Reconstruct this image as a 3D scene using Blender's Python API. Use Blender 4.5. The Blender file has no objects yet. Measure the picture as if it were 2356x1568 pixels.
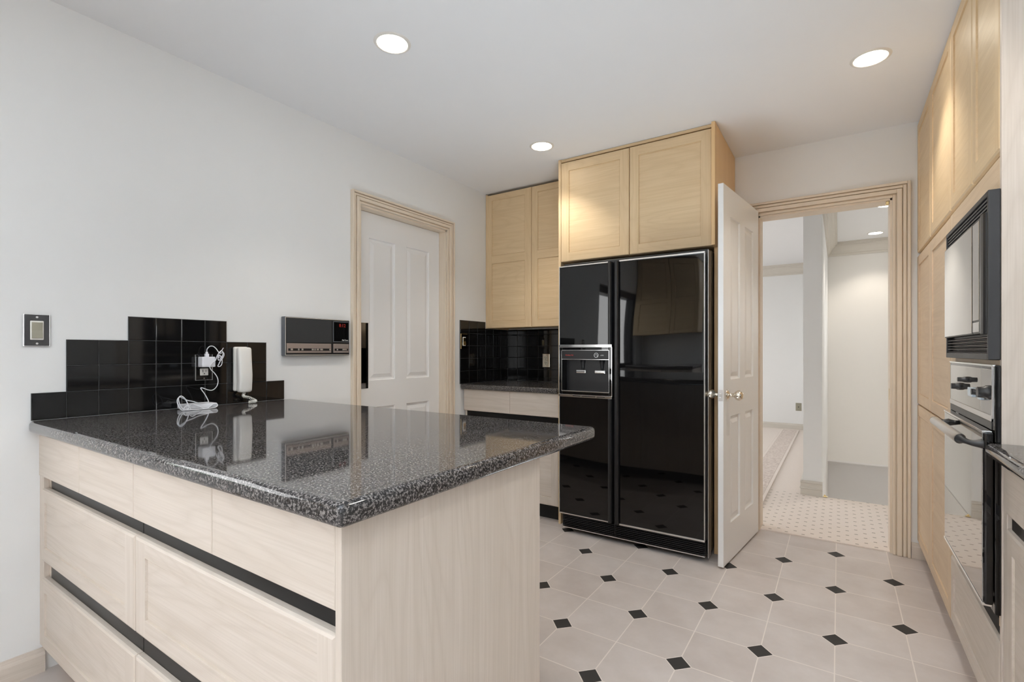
import bpy, bmesh, math, random
from mathutils import Vector, Matrix

# ------------------------------------------------------------------ camera, world, light
SC = bpy.context.scene
COL = SC.collection
PI = math.pi
CAM_X, CAM_H, YAW, FPX = 2.394, 1.1498, 33.573, 1133.0

cam_data = bpy.data.cameras.new('camera')
cam_data.sensor_fit = 'HORIZONTAL'
cam_data.sensor_width = 36.0
cam_data.lens = 36.0 * FPX / 2356.0
cam_data.shift_y = (808.0 - 784.0) / 2356.0
cam_data.clip_start = 0.02
cam = bpy.data.objects.new('camera', cam_data)
COL.objects.link(cam)
cam.location = (CAM_X, 0.0, CAM_H)
cam.rotation_euler = (PI / 2, 0.0, math.radians(YAW))
SC.camera = cam

world = bpy.data.worlds.new('daylight')
SC.world = world
world.use_nodes = True
wn = world.node_tree.nodes
bg = wn['Background']
bg.inputs['Color'].default_value = (0.985, 0.99, 0.99, 1)
bg.inputs['Strength'].default_value = 3.3

SC.view_settings.view_transform = 'Standard'
SC.view_settings.look = 'None'
SC.view_settings.exposure = 1.12
SC.view_settings.gamma = 1.0
SC.view_settings.use_curve_mapping = False
SC.cycles.max_bounces = 12
SC.cycles.diffuse_bounces = 9
SC.cycles.glossy_bounces = 6
SC.cycles.transmission_bounces = 6
SC.cycles.transparent_max_bounces = 8
SC.cycles.caustics_reflective = False
SC.cycles.caustics_refractive = False
SC.cycles.sample_clamp_indirect = 4.0


def daylight_portal(name, loc, rot, sx, sy):
    """guides the sky's own light through a window opening; gives off no light itself"""
    d = bpy.data.lights.new(name, 'AREA')
    d.shape = 'RECTANGLE'
    d.size, d.size_y = sx, sy
    d.cycles.is_portal = True
    o = bpy.data.objects.new(name, d)
    COL.objects.link(o)
    o.location = loc
    o.rotation_euler = rot
    return o


daylight_portal('daylight_portal_rear', (2.1, -5.06, 1.83), (PI / 2, 0, 0), 1.0, 1.06)
daylight_portal('daylight_portal_side', (4.51, -2.72, 1.45), (PI / 2, 0, PI / 2), 2.25, 1.7)
daylight_portal('daylight_portal_nook', (-0.145, -0.6, 1.44), (PI / 2, 0, -PI / 2), 1.24, 1.16)
daylight_portal('daylight_portal_living', (-1.61, 5.9, 1.3), (PI / 2, 0, -PI / 2), 2.8, 1.6)
daylight_portal('daylight_portal_stair', (3.51, 5.85, 1.55), (PI / 2, 0, PI / 2), 0.7, 0.7)

# added bodiless fill spots, bounced off the ceiling: one behind the camera, one low behind the peninsula
def ceiling_fill_spot(loc, power, cone, size):
    d = bpy.data.lights.new('ceiling_fill_spot', 'SPOT')
    d.energy = power
    d.color = (0.82, 0.925, 1.0)
    d.spot_size = math.radians(cone)
    d.spot_blend = 1.0
    d.shadow_soft_size = size
    o = bpy.data.objects.new('ceiling_fill_spot', d)
    COL.objects.link(o)
    o.location = loc
    o.rotation_euler = (PI, 0, 0)


ceiling_fill_spot((2.15, -0.35, 1.45), 135, 140, 0.06)
ceiling_fill_spot((1.5, 1.95, 0.3), 29, 130, 0.35)


# ------------------------------------------------------------------ materials
def srgb(r, g, b):
    def f(c):
        c /= 255.0
        return c / 12.92 if c <= 0.04045 else ((c + 0.055) / 1.055) ** 2.4
    return (f(r), f(g), f(b), 1.0)


MATS = {}


class NT:
    """small node-tree helper"""
    def __init__(self, name):
        self.m = bpy.data.materials.new(name)
        self.m.use_nodes = True
        self.t = self.m.node_tree
        self.b = self.t.nodes['Principled BSDF']

    def n(self, typ, **kw):
        nd = self.t.nodes.new(typ)
        for k, v in kw.items():
            setattr(nd, k, v)
        return nd

    def l(self, a, b):
        self.t.links.new(a, b)

    def math(self, op, a, b=None, c=None):
        nd = self.n('ShaderNodeMath', operation=op)
        for i, v in enumerate((a, b, c)):
            if v is None:
                continue
            if isinstance(v, (int, float)):
                nd.inputs[i].default_value = v
            else:
                self.l(v, nd.inputs[i])
        return nd.outputs[0]

    def mix(self, fac, a, b):
        nd = self.n('ShaderNodeMix', data_type='RGBA')
        for sock, v in ((nd.inputs[0], fac), (nd.inputs[6], a), (nd.inputs[7], b)):
            if isinstance(v, (int, float)):
                sock.default_value = v
            elif isinstance(v, tuple):
                sock.default_value = v
            else:
                self.l(v, sock)
        return nd.outputs[2]

    def ramp(self, fac, stops):
        nd = self.n('ShaderNodeValToRGB')
        e = nd.color_ramp.elements
        while len(e) < len(stops):
            e.new(0.5)
        for el, (p, c) in zip(e, stops):
            el.position = p
            el.color = c
        self.l(fac, nd.inputs[0])
        return nd.outputs[0]

    def noise(self, vec, scale, detail=2.0, rough=0.5, dist=0.0):
        nd = self.n('ShaderNodeTexNoise')
        nd.inputs['Scale'].default_value = scale
        nd.inputs['Detail'].default_value = detail
        nd.inputs['Roughness'].default_value = rough
        nd.inputs['Distortion'].default_value = dist
        if vec is not None:
            self.l(vec, nd.inputs['Vector'])
        return nd.outputs[0]

    def objcoord(self):
        return self.n('ShaderNodeTexCoord').outputs['Object']

    def mapping(self, vec, scale=(1, 1, 1), loc=(0, 0, 0)):
        nd = self.n('ShaderNodeMapping')
        nd.inputs['Scale'].default_value = scale
        nd.inputs['Location'].default_value = loc
        self.l(vec, nd.inputs['Vector'])
        return nd.outputs[0]

    def bump(self, h, strength, dist=0.01):
        nd = self.n('ShaderNodeBump')
        nd.inputs['Strength'].default_value = strength
        nd.inputs['Distance'].default_value = dist
        self.l(h, nd.inputs['Height'])
        self.l(nd.outputs[0], self.b.inputs['Normal'])
        return nd

    def set(self, **kw):
        names = {'color': 'Base Color', 'rough': 'Roughness', 'metal': 'Metallic', 'ior': 'IOR',
                 'coat': 'Coat Weight', 'coat_rough': 'Coat Roughness', 'spec': 'Specular IOR Level',
                 'trans': 'Transmission Weight', 'alpha': 'Alpha',
                 'emit': 'Emission Color', 'emit_s': 'Emission Strength'}
        for k, v in kw.items():
            s = self.b.inputs[names[k]]
            if isinstance(v, (int, float, tuple)):
                s.default_value = v
            else:
                self.l(v, s)
        return self


def flat(name, col, rough=0.5, metal=0.0, wob=0.0, spec=0.5, emit=None, emit_s=0.0, var=0.0):
    if name in MATS:
        return MATS[name]
    t = NT(name)
    t.set(color=col, rough=rough, metal=metal, spec=spec)
    if var:
        v = t.noise(t.objcoord(), 9.0, 3.0)
        dark = tuple(c * (1 - var) for c in col[:3]) + (1,)
        t.set(color=t.mix(v, dark, col))
    if wob:
        t.bump(t.noise(t.objcoord(), 1.7, 0.0), wob, 0.02)
    if emit:
        t.set(emit=emit, emit_s=emit_s)
    MATS[name] = t.m
    return t.m


def wood(tint, axis):
    """pale oak, long grain along object axis x / y / z"""
    key = 'oak_%s_%s' % (tint, axis)
    if key in MATS:
        return MATS[key]
    a, b, c = {
        'honey': (srgb(224, 200, 163), srgb(214, 188, 149), srgb(198, 171, 131)),  # yellower upper finish, with some warm lamp tone put into the colour
        'washed': (srgb(216, 206, 196), srgb(207, 196, 184), srgb(189, 177, 164)),
        'mid': (srgb(219, 197, 168), srgb(208, 184, 154), srgb(192, 167, 138)),  # tower oak, partly warmed in the colour for the lamp light
        'side': (srgb(230, 196, 148), srgb(222, 186, 136), srgb(208, 170, 120)),
        'taupe': (srgb(230, 217, 200), srgb(222, 208, 189), srgb(210, 195, 175)),
    }[tint]
    t = NT(key)
    info = t.n('ShaderNodeObjectInfo')
    off = t.n('ShaderNodeVectorMath', operation='SCALE')
    off.inputs[0].default_value = (7.3, 5.1, 3.7)
    t.l(info.outputs['Random'], off.inputs['Scale'])
    add = t.n('ShaderNodeVectorMath', operation='ADD')
    t.l(t.objcoord(), add.inputs[0])
    t.l(off.outputs[0], add.inputs[1])
    v = add.outputs[0]
    s = {'x': (0.9, 34, 34), 'y': (34, 0.9, 34), 'z': (34, 34, 0.9)}[axis]
    s2 = {'x': (4, 300, 300), 'y': (300, 4, 300), 'z': (300, 300, 4)}[axis]
    s3 = {'x': (1.1, 7, 7), 'y': (7, 1.1, 7), 'z': (7, 7, 1.1)}[axis]
    n1 = t.noise(t.mapping(v, s), 1.0, 3.0, 0.6, 0.4)
    n2 = t.noise(t.mapping(v, s2), 1.0, 2.0, 0.6)
    n3 = t.noise(v, 1.7, 2.0)
    # cathedral figure: contour lines of a stretched noise field
    n4 = t.noise(t.mapping(v, s3), 1.0, 1.0, 0.4)
    fig = t.math('PINGPONG', t.math('MULTIPLY', n4, 26.0), 1.0)
    fig = t.math('MULTIPLY', t.math('POWER', fig, 3.0), 0.30)
    base = t.ramp(n1, [(0.30, b), (0.70, a)])
    pores = t.ramp(n2, [(0.32, (0, 0, 0, 1)), (0.60, (1, 1, 1, 1))])
    col = t.mix(t.math('MULTIPLY', t.math('SUBTRACT', 1.0, pores), 0.34), base, c)
    col = t.mix(fig, col, c)
    col = t.mix(t.math('MULTIPLY', n3, 0.22), col, b)
    t.set(color=col, rough=0.44)
    t.bump(n2, 0.05, 0.002)
    MATS[key] = t.m
    return t.m


def granite():
    if 'granite' in MATS:
        return MATS['granite']
    t = NT('granite')
    v = t.objcoord()
    n1 = t.noise(v, 205.0, 3.0, 0.7)
    n2 = t.noise(v, 310.0, 2.0, 0.6)
    n3 = t.noise(v, 14.0, 2.0)
    g = t.ramp(n1, [(0.40, srgb(30, 30, 32)), (0.50, srgb(56, 54, 54)), (0.60, srgb(150, 145, 143)), (0.72, srgb(82, 78, 78))])
    k = t.ramp(n2, [(0.40, (1, 1, 1, 1)), (0.47, (0, 0, 0, 1))])
    col = t.mix(t.math('MULTIPLY', k, 0.75), g, srgb(26, 26, 28))
    col = t.mix(t.math('MULTIPLY', n3, 0.25), col, srgb(66, 62, 61))
    t.set(color=col, rough=0.045, ior=1.5)
    MATS['granite'] = t.m
    return t.m


TILE_P, TILE_Q, TILE_X0, TILE_Y0 = 0.2405, 0.2480, 2.381, 2.350


def floor_tile():
    t = NT('octagon_floor_tile')
    sep = t.n('ShaderNodeSeparateXYZ')
    v = t.objcoord()
    t.l(v, sep.inputs[0])
    gx = t.math('DIVIDE', t.math('SUBTRACT', sep.outputs[0], TILE_X0), TILE_P)
    gy = t.math('DIVIDE', t.math('SUBTRACT', sep.outputs[1], TILE_Y0), TILE_Q)
    rx, ry = t.math('ROUND', gx), t.math('ROUND', gy)
    dx = t.math('ABSOLUTE', t.math('SUBTRACT', gx, rx))
    dy = t.math('ABSOLUTE', t.math('SUBTRACT', gy, ry))
    par = t.math('PINGPONG', t.math('ADD', rx, ry), 1.0)          # 0 on the corners that carry an inset
    man = t.math('ADD', dx, dy)
    even = t.math('LESS_THAN', par, 0.5)
    ins = t.math('MULTIPLY', t.math('LESS_THAN', man, 0.187), even)
    ring = t.math('MULTIPLY', t.math('LESS_THAN', man, 0.207), even)
    line = t.math('LESS_THAN', t.math('MINIMUM', dx, dy), 0.0085)
    grout = t.math('MAXIMUM', line, ring)
    # each tile its own slight tone
    cell = t.n('ShaderNodeTexWhiteNoise', noise_dimensions='2D')
    cv = t.n('ShaderNodeCombineXYZ')
    t.l(t.math('FLOOR', gx), cv.inputs[0])
    t.l(t.math('FLOOR', gy), cv.inputs[1])
    t.l(cv.outputs[0], cell.inputs['Vector'])
    n = t.noise(v, 5.0, 4.0, 0.6)
    n2 = t.noise(v, 60.0, 2.0)
    tone = t.math('ADD', t.math('MULTIPLY', n, 0.8), t.math('MULTIPLY', cell.outputs[0], 0.22))
    tile = t.ramp(tone, [(0.25, srgb(188, 178, 173)), (0.55, srgb(202, 194, 190)), (0.85, srgb(214, 207, 205))])
    tile = t.mix(t.math('MULTIPLY', n2, 0.14), tile, srgb(178, 167, 160))
    c = t.mix(grout, tile, srgb(226, 218, 212))
    c = t.mix(ins, c, srgb(46, 44, 43))
    t.set(color=c, rough=t.math('ADD', t.math('MULTIPLY', grout, 0.3), 0.33))
    h = t.math('SUBTRACT', 1.0, t.math('MULTIPLY', grout, t.math('SUBTRACT', 1.0, ins)))
    t.bump(h, 0.35, 0.003)
    MATS['floor_tile'] = t.m
    return t.m


def carpet(name, dashes):
    t = NT(name)
    v = t.objcoord()
    n = t.noise(v, 260.0, 2.0)
    n2 = t.noise(v, 3.0, 2.0)
    base = t.mix(n, srgb(222, 211, 203), srgb(240, 231, 224))
    base = t.mix(t.math('MULTIPLY', n2, 0.3), base, srgb(226, 216, 206))
    if dashes:
        sep = t.n('ShaderNodeSeparateXYZ')
        t.l(v, sep.inputs[0])
        gy = t.math('DIVIDE', sep.outputs[1], 0.046)
        row = t.math('FLOOR', gy)
        stag = t.math('MULTIPLY', t.math('PINGPONG', row, 1.0), 0.5)
        gx = t.math('ADD', t.math('DIVIDE', sep.outputs[0], 0.092), stag)
        fx = t.math('ABSOLUTE', t.math('SUBTRACT', t.math('FRACT', gx), 0.5))
        fy = t.math('ABSOLUTE', t.math('SUBTRACT', t.math('FRACT', gy), 0.5))
        d = t.math('MULTIPLY', t.math('LESS_THAN', fx, 0.095), t.math('LESS_THAN', fy, 0.14))
        d = t.math('MULTIPLY', d, t.math('ADD', 0.35, t.math('MULTIPLY', n, 0.6)))
        base = t.mix(d, base, srgb(128, 118, 108))
    t.set(color=base, rough=0.95, spec=0.1)
    t.bump(n, 0.5, 0.004)
    return t.m


def rug_band():
    t = NT('rug_border_weave')
    v = t.objcoord()
    n = t.noise(v, 55.0, 3.0, 0.7)
    c = t.ramp(n, [(0.35, srgb(196, 182, 174)), (0.6, srgb(226, 215, 207))])
    t.set(color=c, rough=0.95, spec=0.1)
    t.bump(n, 0.4, 0.004)
    return t.m


def glass_pane():
    t = NT('window_glass')
    out = t.t.nodes['Material Output']
    tr = t.n('ShaderNodeBsdfTransparent')
    gl = t.n('ShaderNodeBsdfGlossy')
    gl.inputs['Roughness'].default_value = 0.02
    mx = t.n('ShaderNodeMixShader')
    mx.inputs[0].default_value = 0.06
    t.l(tr.outputs[0], mx.inputs[1])
    t.l(gl.outputs[0], mx.inputs[2])
    t.l(mx.outputs[0], out.inputs['Surface'])
    return t.m


M_WALL = flat('wall_paint', srgb(231, 232, 232), 0.75, var=0.015)
M_CEIL = flat('ceiling_paint', srgb(233, 234, 236), 0.85, var=0.015)
M_DOOR = flat('door_paint', srgb(232, 232, 232), 0.38)
M_BLACK = flat('black_gloss', srgb(10, 10, 11), 0.03)
M_FRIDGE = flat('black_glass_panel', srgb(10, 10, 11), 0.025, wob=0.5)
M_BLACKT = flat('black_tile', srgb(16, 16, 17), 0.05)
M_GROUT = flat('dark_grout', srgb(70, 70, 70), 0.7)
M_BLACKM = flat('black_satin', srgb(30, 30, 32), 0.35)
M_BLACKD = flat('black_matte', srgb(16, 16, 16), 0.7)
M_CHAN = flat('black_channel', srgb(13, 13, 14), 0.3, spec=0.25)
M_CHROME = flat('chrome', (0.86, 0.86, 0.86, 1), 0.09, 1.0)
M_BRUSH = flat('brushed_aluminium', (0.74, 0.73, 0.72, 1), 0.3, 1.0)
M_NICKEL = flat('polished_nickel', (0.80, 0.75, 0.66, 1), 0.10, 1.0)
M_BRASS = flat('brass', (0.80, 0.62, 0.32, 1), 0.2, 1.0)
M_MIRROR = flat('mirrored_glass', (0.74, 0.72, 0.70, 1), 0.02, 1.0)
M_MIRRORD = flat('tinted_mirrored_glass', (0.50, 0.485, 0.46, 1), 0.02, 1.0)
M_SMOKE = flat('smoked_mirror', (0.42, 0.42, 0.43, 1), 0.03, 1.0)
M_DCHROME = flat('black_chrome', (0.10, 0.10, 0.105, 1), 0.07, 1.0)
M_PLASTIC = flat('white_plastic', srgb(236, 234, 230), 0.32)
M_PLASTICB = flat('cool_white_plastic', srgb(232, 234, 240), 0.3)
M_GREYP = flat('taupe_plastic', srgb(150, 146, 130), 0.4)
M_SILV = flat('silver_strip', srgb(176, 164, 158), 0.32, 0.6)
M_CHAR = flat('charcoal_cloth', srgb(46, 47, 48), 0.8, var=0.1)
M_SLATE = flat('slate_plastic', srgb(82, 86, 92), 0.45)
M_RED = flat('red_lettering', srgb(200, 60, 50), 0.5)
M_LED = flat('red_segment_display', srgb(90, 10, 10), 0.4, emit=(1.0, 0.08, 0.05, 1), emit_s=0.10)
M_WHITEINK = flat('white_lettering', srgb(225, 225, 225), 0.5)
M_LENS = flat('lamp_lens', (1, 1, 1, 1), 0.5, emit=(1.0, 0.90, 0.74, 1), emit_s=9.0)
M_LENSH = flat('hall_lamp_lens', (1, 1, 1, 1), 0.5, emit=(1.0, 0.97, 0.92, 1), emit_s=9.0)
M_TRIMW = flat('white_trim_ring', srgb(222, 218, 212), 0.4)
M_GREYW = flat('grey_wall_paint', srgb(226, 225, 224), 0.8, var=0.01)
M_CREAM = flat('cream_wall_paint', srgb(226, 224, 220), 0.8, var=0.01)
M_MOULD = flat('hall_moulding_paint', srgb(206, 201, 192), 0.5)
M_GRAN = granite()
M_TILE = floor_tile()
M_CARP = carpet('dashed_carpet', True)
M_CARP2 = carpet('plain_carpet', False)
M_RUGB = rug_band()
M_GLASS = glass_pane()
M_LEAF = flat('leaf_green', srgb(160, 192, 168), 0.6, var=0.6)


# ------------------------------------------------------------------ mesh helpers
def quad(bm, pts, mi=0):
    try:
        f = bm.faces.new([bm.verts.new(p) for p in pts])
        f.material_index = mi
        return f
    except ValueError:
        return None


def box(bm, x0, x1, y0, y1, z0, z1, r=0.0, mi=0, seg=2):
    b2 = bmesh.new()
    vs = [b2.verts.new((x, y, z)) for x in (x0, x1) for y in (y0, y1) for z in (z0, z1)]
    for idx in ((0, 1, 3, 2), (4, 6, 7, 5), (0, 4, 5, 1), (2, 3, 7, 6), (0, 2, 6, 4), (1, 5, 7, 3)):
        b2.faces.new([vs[i] for i in idx])
    if r > 0:
        r = min(r, 0.49 * min(abs(x1 - x0), abs(y1 - y0), abs(z1 - z0)))
        bmesh.ops.bevel(b2, geom=list(b2.edges), offset=r, segments=seg, profile=0.5, affect='EDGES')
    bmesh.ops.recalc_face_normals(b2, faces=list(b2.faces))
    merge(bm, b2, mi)
    return bm


def merge(bm, b2, mi=None):
    mp = {}
    for v in b2.verts:
        mp[v] = bm.verts.new(v.co)
    for f in b2.faces:
        nf = bm.faces.new([mp[v] for v in f.verts])
        nf.material_index = f.material_index if mi is None else mi
        nf.smooth = f.smooth
    b2.free()


def lathe(bm, prof, axis='z', center=(0, 0, 0), n=24, mi=0, cap=True):
    """revolve (radius, height) pairs about an axis through center"""
    c = Vector(center)
    ex, ey, ez = {'z': ((1, 0, 0), (0, 1, 0), (0, 0, 1)), 'x': ((0, 1, 0), (0, 0, 1), (1, 0, 0)),
                  'y': ((0, 0, 1), (1, 0, 0), (0, 1, 0))}[axis]
    ex, ey, ez = Vector(ex), Vector(ey), Vector(ez)
    rings = []
    for (r, h) in prof:
        rings.append([bm.verts.new(c + ez * h + (ex * math.cos(2 * PI * k / n) + ey * math.sin(2 * PI * k / n)) * r) for k in range(n)])
    for a, b in zip(rings, rings[1:]):
        for k in range(n):
            f = bm.faces.new((a[k], a[(k + 1) % n], b[(k + 1) % n], b[k]))
            f.material_index = mi
            f.smooth = True
    if cap:
        for rg in (rings[0], rings[-1]):
            f = bm.faces.new(rg)
            f.material_index = mi
    return bm


def smooth_path(pts, sub=6, closed=False):
    P = [Vector(p) for p in pts]
    out = []
    n = len(P)
    for i in range(n - 1):
        p0, p1, p2, p3 = P[max(i - 1, 0)], P[i], P[i + 1], P[min(i + 2, n - 1)]
        for k in range(sub):
            t = k / sub
            out.append(0.5 * ((2 * p1) + (-p0 + p2) * t + (2 * p0 - 5 * p1 + 4 * p2 - p3) * t * t + (-p0 + 3 * p1 - 3 * p2 + p3) * t ** 3))
    out.append(P[-1])
    return out


def tube(bm, path, r, n=8, mi=0):
    path = [Vector(p) for p in path]
    rings = []
    up = Vector((0.31, 0.17, 0.93)).normalized()
    prev = None
    for i, p in enumerate(path):
        d = (path[min(i + 1, len(path) - 1)] - path[max(i - 1, 0)])
        if d.length < 1e-9:
            d = Vector((0, 0, 1))
        d.normalize()
        if prev is None:
            s = d.cross(up)
            if s.length < 1e-3:
                s = d.cross(Vector((1, 0, 0)))
        else:
            s = prev - d * prev.dot(d)
            if s.length < 1e-6:
                s = d.cross(up)
        s.normalize()
        prev = s
        t = d.cross(s)
        rr = r[i] if isinstance(r, (list, tuple)) else r
        rings.append([bm.verts.new(p + (s * math.cos(2 * PI * k / n) + t * math.sin(2 * PI * k / n)) * rr) for k in range(n)])
    for a, b in zip(rings, rings[1:]):
        for k in range(n):
            f = bm.faces.new((a[k], a[(k + 1) % n], b[(k + 1) % n], b[k]))
            f.smooth = True
            f.material_index = mi
    bm.faces.new(list(reversed(rings[0]))).material_index = mi
    bm.faces.new(rings[-1]).material_index = mi
    return bm


def extrude_profile(bm, prof, axis, a0, a1, mi=0):
    """closed 2D profile swept along an axis; for 'x' the profile is (y,z), 'y' -> (x,z), 'z' -> (x,y)"""
    def pt(p, a):
        return {'x': (a, p[0], p[1]), 'y': (p[0], a, p[1]), 'z': (p[0], p[1], a)}[axis]
    b2 = bmesh.new()
    A = [b2.verts.new(pt(p, a0)) for p in prof]
    B = [b2.verts.new(pt(p, a1)) for p in prof]
    n = len(prof)
    for i in range(n):
        b2.faces.new((A[i], A[(i + 1) % n], B[(i + 1) % n], B[i]))
    b2.faces.new(list(reversed(A)))
    b2.faces.new(B)
    bmesh.ops.recalc_face_normals(b2, faces=list(b2.faces))
    merge(bm, b2, mi)
    return bm


def board(bm, w, h, t, panels=(), rings=((0.0, 0.0), (0.0, 0.005)), c=0.006, stile=None, mi_v=0, mi_h=1):
    """framed board, front face toward -Y at y=0, x 0..w, z 0..h; panels are (x0,x1,z0,z1)"""
    b2 = bmesh.new()

    def loop(x0, x1, z0, z1, y):
        return [(x0, y, z0), (x1, y, z0), (x1, y, z1), (x0, y, z1)]

    def strip(L0, L1, mi):
        for i in range(4):
            j = (i + 1) % 4
            quad(b2, (L0[i], L0[j], L1[j], L1[i]), mi if not isinstance(mi, (list, tuple)) else mi[i])
    outer = [(0, t)] + [(c * (1 - math.sin(a)), c * (1 - math.cos(a))) for a in (0.0, 0)] if False else None
    seq = [(0.0, t), (0.0, c), (c * 0.29, c * 0.29), (c, 0.0)]
    for (i0, y0), (i1, y1) in zip(seq, seq[1:]):
        strip(loop(i0, w - i0, i0, h - i0, y0), loop(i1, w - i1, i1, h - i1, y1), (mi_h, mi_v, mi_h, mi_v))
    quad(b2, list(reversed(loop(0, w, 0, h, t))), mi_v)
    xs = sorted(set([c, w - c] + [p[0] for p in panels] + [p[1] for p in panels]))
    zs = sorted(set([c, h - c] + [p[2] for p in panels] + [p[3] for p in panels]))
    for x0, x1 in zip(xs, xs[1:]):
        for z0, z1 in zip(zs, zs[1:]):
            mx, mz = (x0 + x1) / 2, (z0 + z1) / 2
            if any(p[0] < mx < p[1] and p[2] < mz < p[3] for p in panels):
                continue
            inside_col = any(p[0] < mx < p[1] for p in panels) or not panels
            quad(b2, loop(x0, x1, z0, z1, 0.0), mi_h if inside_col else mi_v)
    for p in panels:
        prev = None
        for (ins, dep) in rings:
            L = loop(p[0] + ins, p[1] - ins, p[2] + ins, p[3] - ins, dep)
            if prev:
                strip(prev, L, mi_h)
            prev = L
        quad(b2, prev, mi_h)
    bmesh.ops.remove_doubles(b2, verts=list(b2.verts), dist=1e-5)
    bmesh.ops.recalc_face_normals(b2, faces=list(b2.faces))
    merge(bm, b2)
    return bm


# ------------------------------------------------------------------ object helpers
def link(name, bm, mats, loc=(0, 0, 0)):
    me = bpy.data.meshes.new(name)
    bm.to_mesh(me)
    bm.free()
    for m in (mats if isinstance(mats, (list, tuple)) else [mats]):
        me.materials.append(m)
    o = bpy.data.objects.new(name, me)
    COL.objects.link(o)
    o.location = loc
    return o


def tag(o, label, cat, group=None):
    o['label'] = label
    o['category'] = cat
    if group:
        o['group'] = group
    return o


def thing(name, label, cat, loc=(0, 0, 0), rot=0.0, group=None):
    o = bpy.data.objects.new(name, None)
    o.empty_display_size = 0.1
    COL.objects.link(o)
    o.location = loc
    o.rotation_euler = (0, 0, rot)
    return tag(o, label, cat, group)


def world_loc(o):
    v = Vector(o.location)
    while o.parent:
        o = o.parent
        v = v + Vector(o.location)
    return v


def part(name, bm, mats, parent, label=None):
    """bm is in world coordinates; parents are unrotated"""
    off = world_loc(parent)
    bmesh.ops.translate(bm, verts=list(bm.verts), vec=-off)
    o = link(name, bm, mats)
    o.parent = parent
    if label:
        o['label'] = label
    return o


def local_part(name, bm, mats, parent, loc=(0, 0, 0), rot=0.0, label=None):
    """bm is in the part's own coordinates; loc is a world position when the parent is unrotated"""
    o = link(name, bm, mats)
    o.parent = parent
    o.location = Vector(loc) - world_loc(parent)
    o.rotation_euler = (0, 0, rot)
    if label:
        o['label'] = label
    return o


def struct(name, bm, mats, parent=None, label=None):
    o = link(name, bm, mats)
    if parent:
        o.parent = parent
    o['kind'] = 'structure'
    if label:
        o['label'] = label
    return o


def text_bm(s, size, depth=0.0006, font_shear=0.0):
    cu = bpy.data.curves.new('lettering', 'FONT')
    cu.body = s
    cu.size = size
    cu.extrude = depth
    cu.shear = font_shear
    cu.resolution_u = 2
    cu.align_x = 'CENTER'
    cu.align_y = 'CENTER'
    tmp = bpy.data.objects.new('lettering', cu)
    COL.objects.link(tmp)
    dg = bpy.context.evaluated_depsgraph_get()
    dg.update()
    me = bpy.data.meshes.new_from_object(tmp.evaluated_get(dg))
    bm = bmesh.new()
    bm.from_mesh(me)
    bpy.data.objects.remove(tmp)
    bpy.data.curves.remove(cu)
    bpy.data.meshes.remove(me)
    return bm


def dup(root, loc, label):
    r = root.copy()
    COL.objects.link(r)
    r.location = loc
    r['label'] = label
    for ch in list(root.children):
        c = ch.copy()
        COL.objects.link(c)
        c.parent = r
        for g in list(ch.children):
            d = g.copy()
            COL.objects.link(d)
            d.parent = c
    return r


SHAKER = ((0.0, 0.0), (0.001, 0.006), (0.004, 0.006), (0.006, 0.0045))
RAISED = ((0.0, 0.0), (0.004, 0.009), (0.012, 0.011), (0.017, 0.011), (0.040, 0.003))


def cab_front(name, parent, w, h, loc, rot, tint, panels, t=0.02, c=0.006, label=None):
    bm = bmesh.new()
    board(bm, w, h, t, panels, SHAKER, c)
    return local_part(name, bm, [wood(tint, 'z'), wood(tint, 'x')], parent, loc, rot, label)


# ------------------------------------------------------------------ room shell
H = 2.428
YB = 3.53              # back wall face
XR = 3.38              # wall behind the ovens
XF = 2.757             # oven-wall cabinet fronts
DY0, DY1, DZ = 1.955, 2.739, 2.035          # door_1 opening in the wall
HX0, HX1, HZ = 1.961, 2.648, 2.022          # doorway to the hall
REAR = -1.45

bm = bmesh.new()
box(bm, -0.2, 4.4, -4.95, YB + 0.02, -0.05, 0.0)
struct('floor', bm, M_TILE)

bm = bmesh.new()
box(bm, -0.2, 4.5, -5.05, YB + 0.06, H, H + 0.1)
struct('ceiling', bm, M_CEIL)

bm = bmesh.new()
T = -0.14
WY0, WY1, WZ0, WZ1 = -1.22, 0.02, 0.86, 2.02            # nook window
box(bm, T, 0, WY1, DY0, 0, H)
box(bm, T, 0, DY0, DY1, DZ, H)
box(bm, T, 0, DY1, YB + 0.12, 0, H)
box(bm, T, 0, REAR - 0.1, WY0, 0, H)
box(bm, T, 0, WY0, WY1, 0, WZ0)
box(bm, T, 0, WY0, WY1, WZ1, H)
struct('wall_left', bm, M_WALL)

bm = bmesh.new()
box(bm, 0, HX0, YB, YB + 0.12, 0, H)
box(bm, HX0, HX1, YB, YB + 0.12, HZ, H)
box(bm, HX1, XR + 0.1, YB, YB + 0.12, 0, H)
struct('wall_back', bm, M_WALL)

bm = bmesh.new()
box(bm, XR, XR + 0.1, -1.5, YB, 0, H)
struct('wall_right', bm, M_WALL)

bm = bmesh.new()
box(bm, 0, 0.86, REAR - 0.1, REAR, 0, H)
struct('wall_rear', bm, M_WALL)

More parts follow.
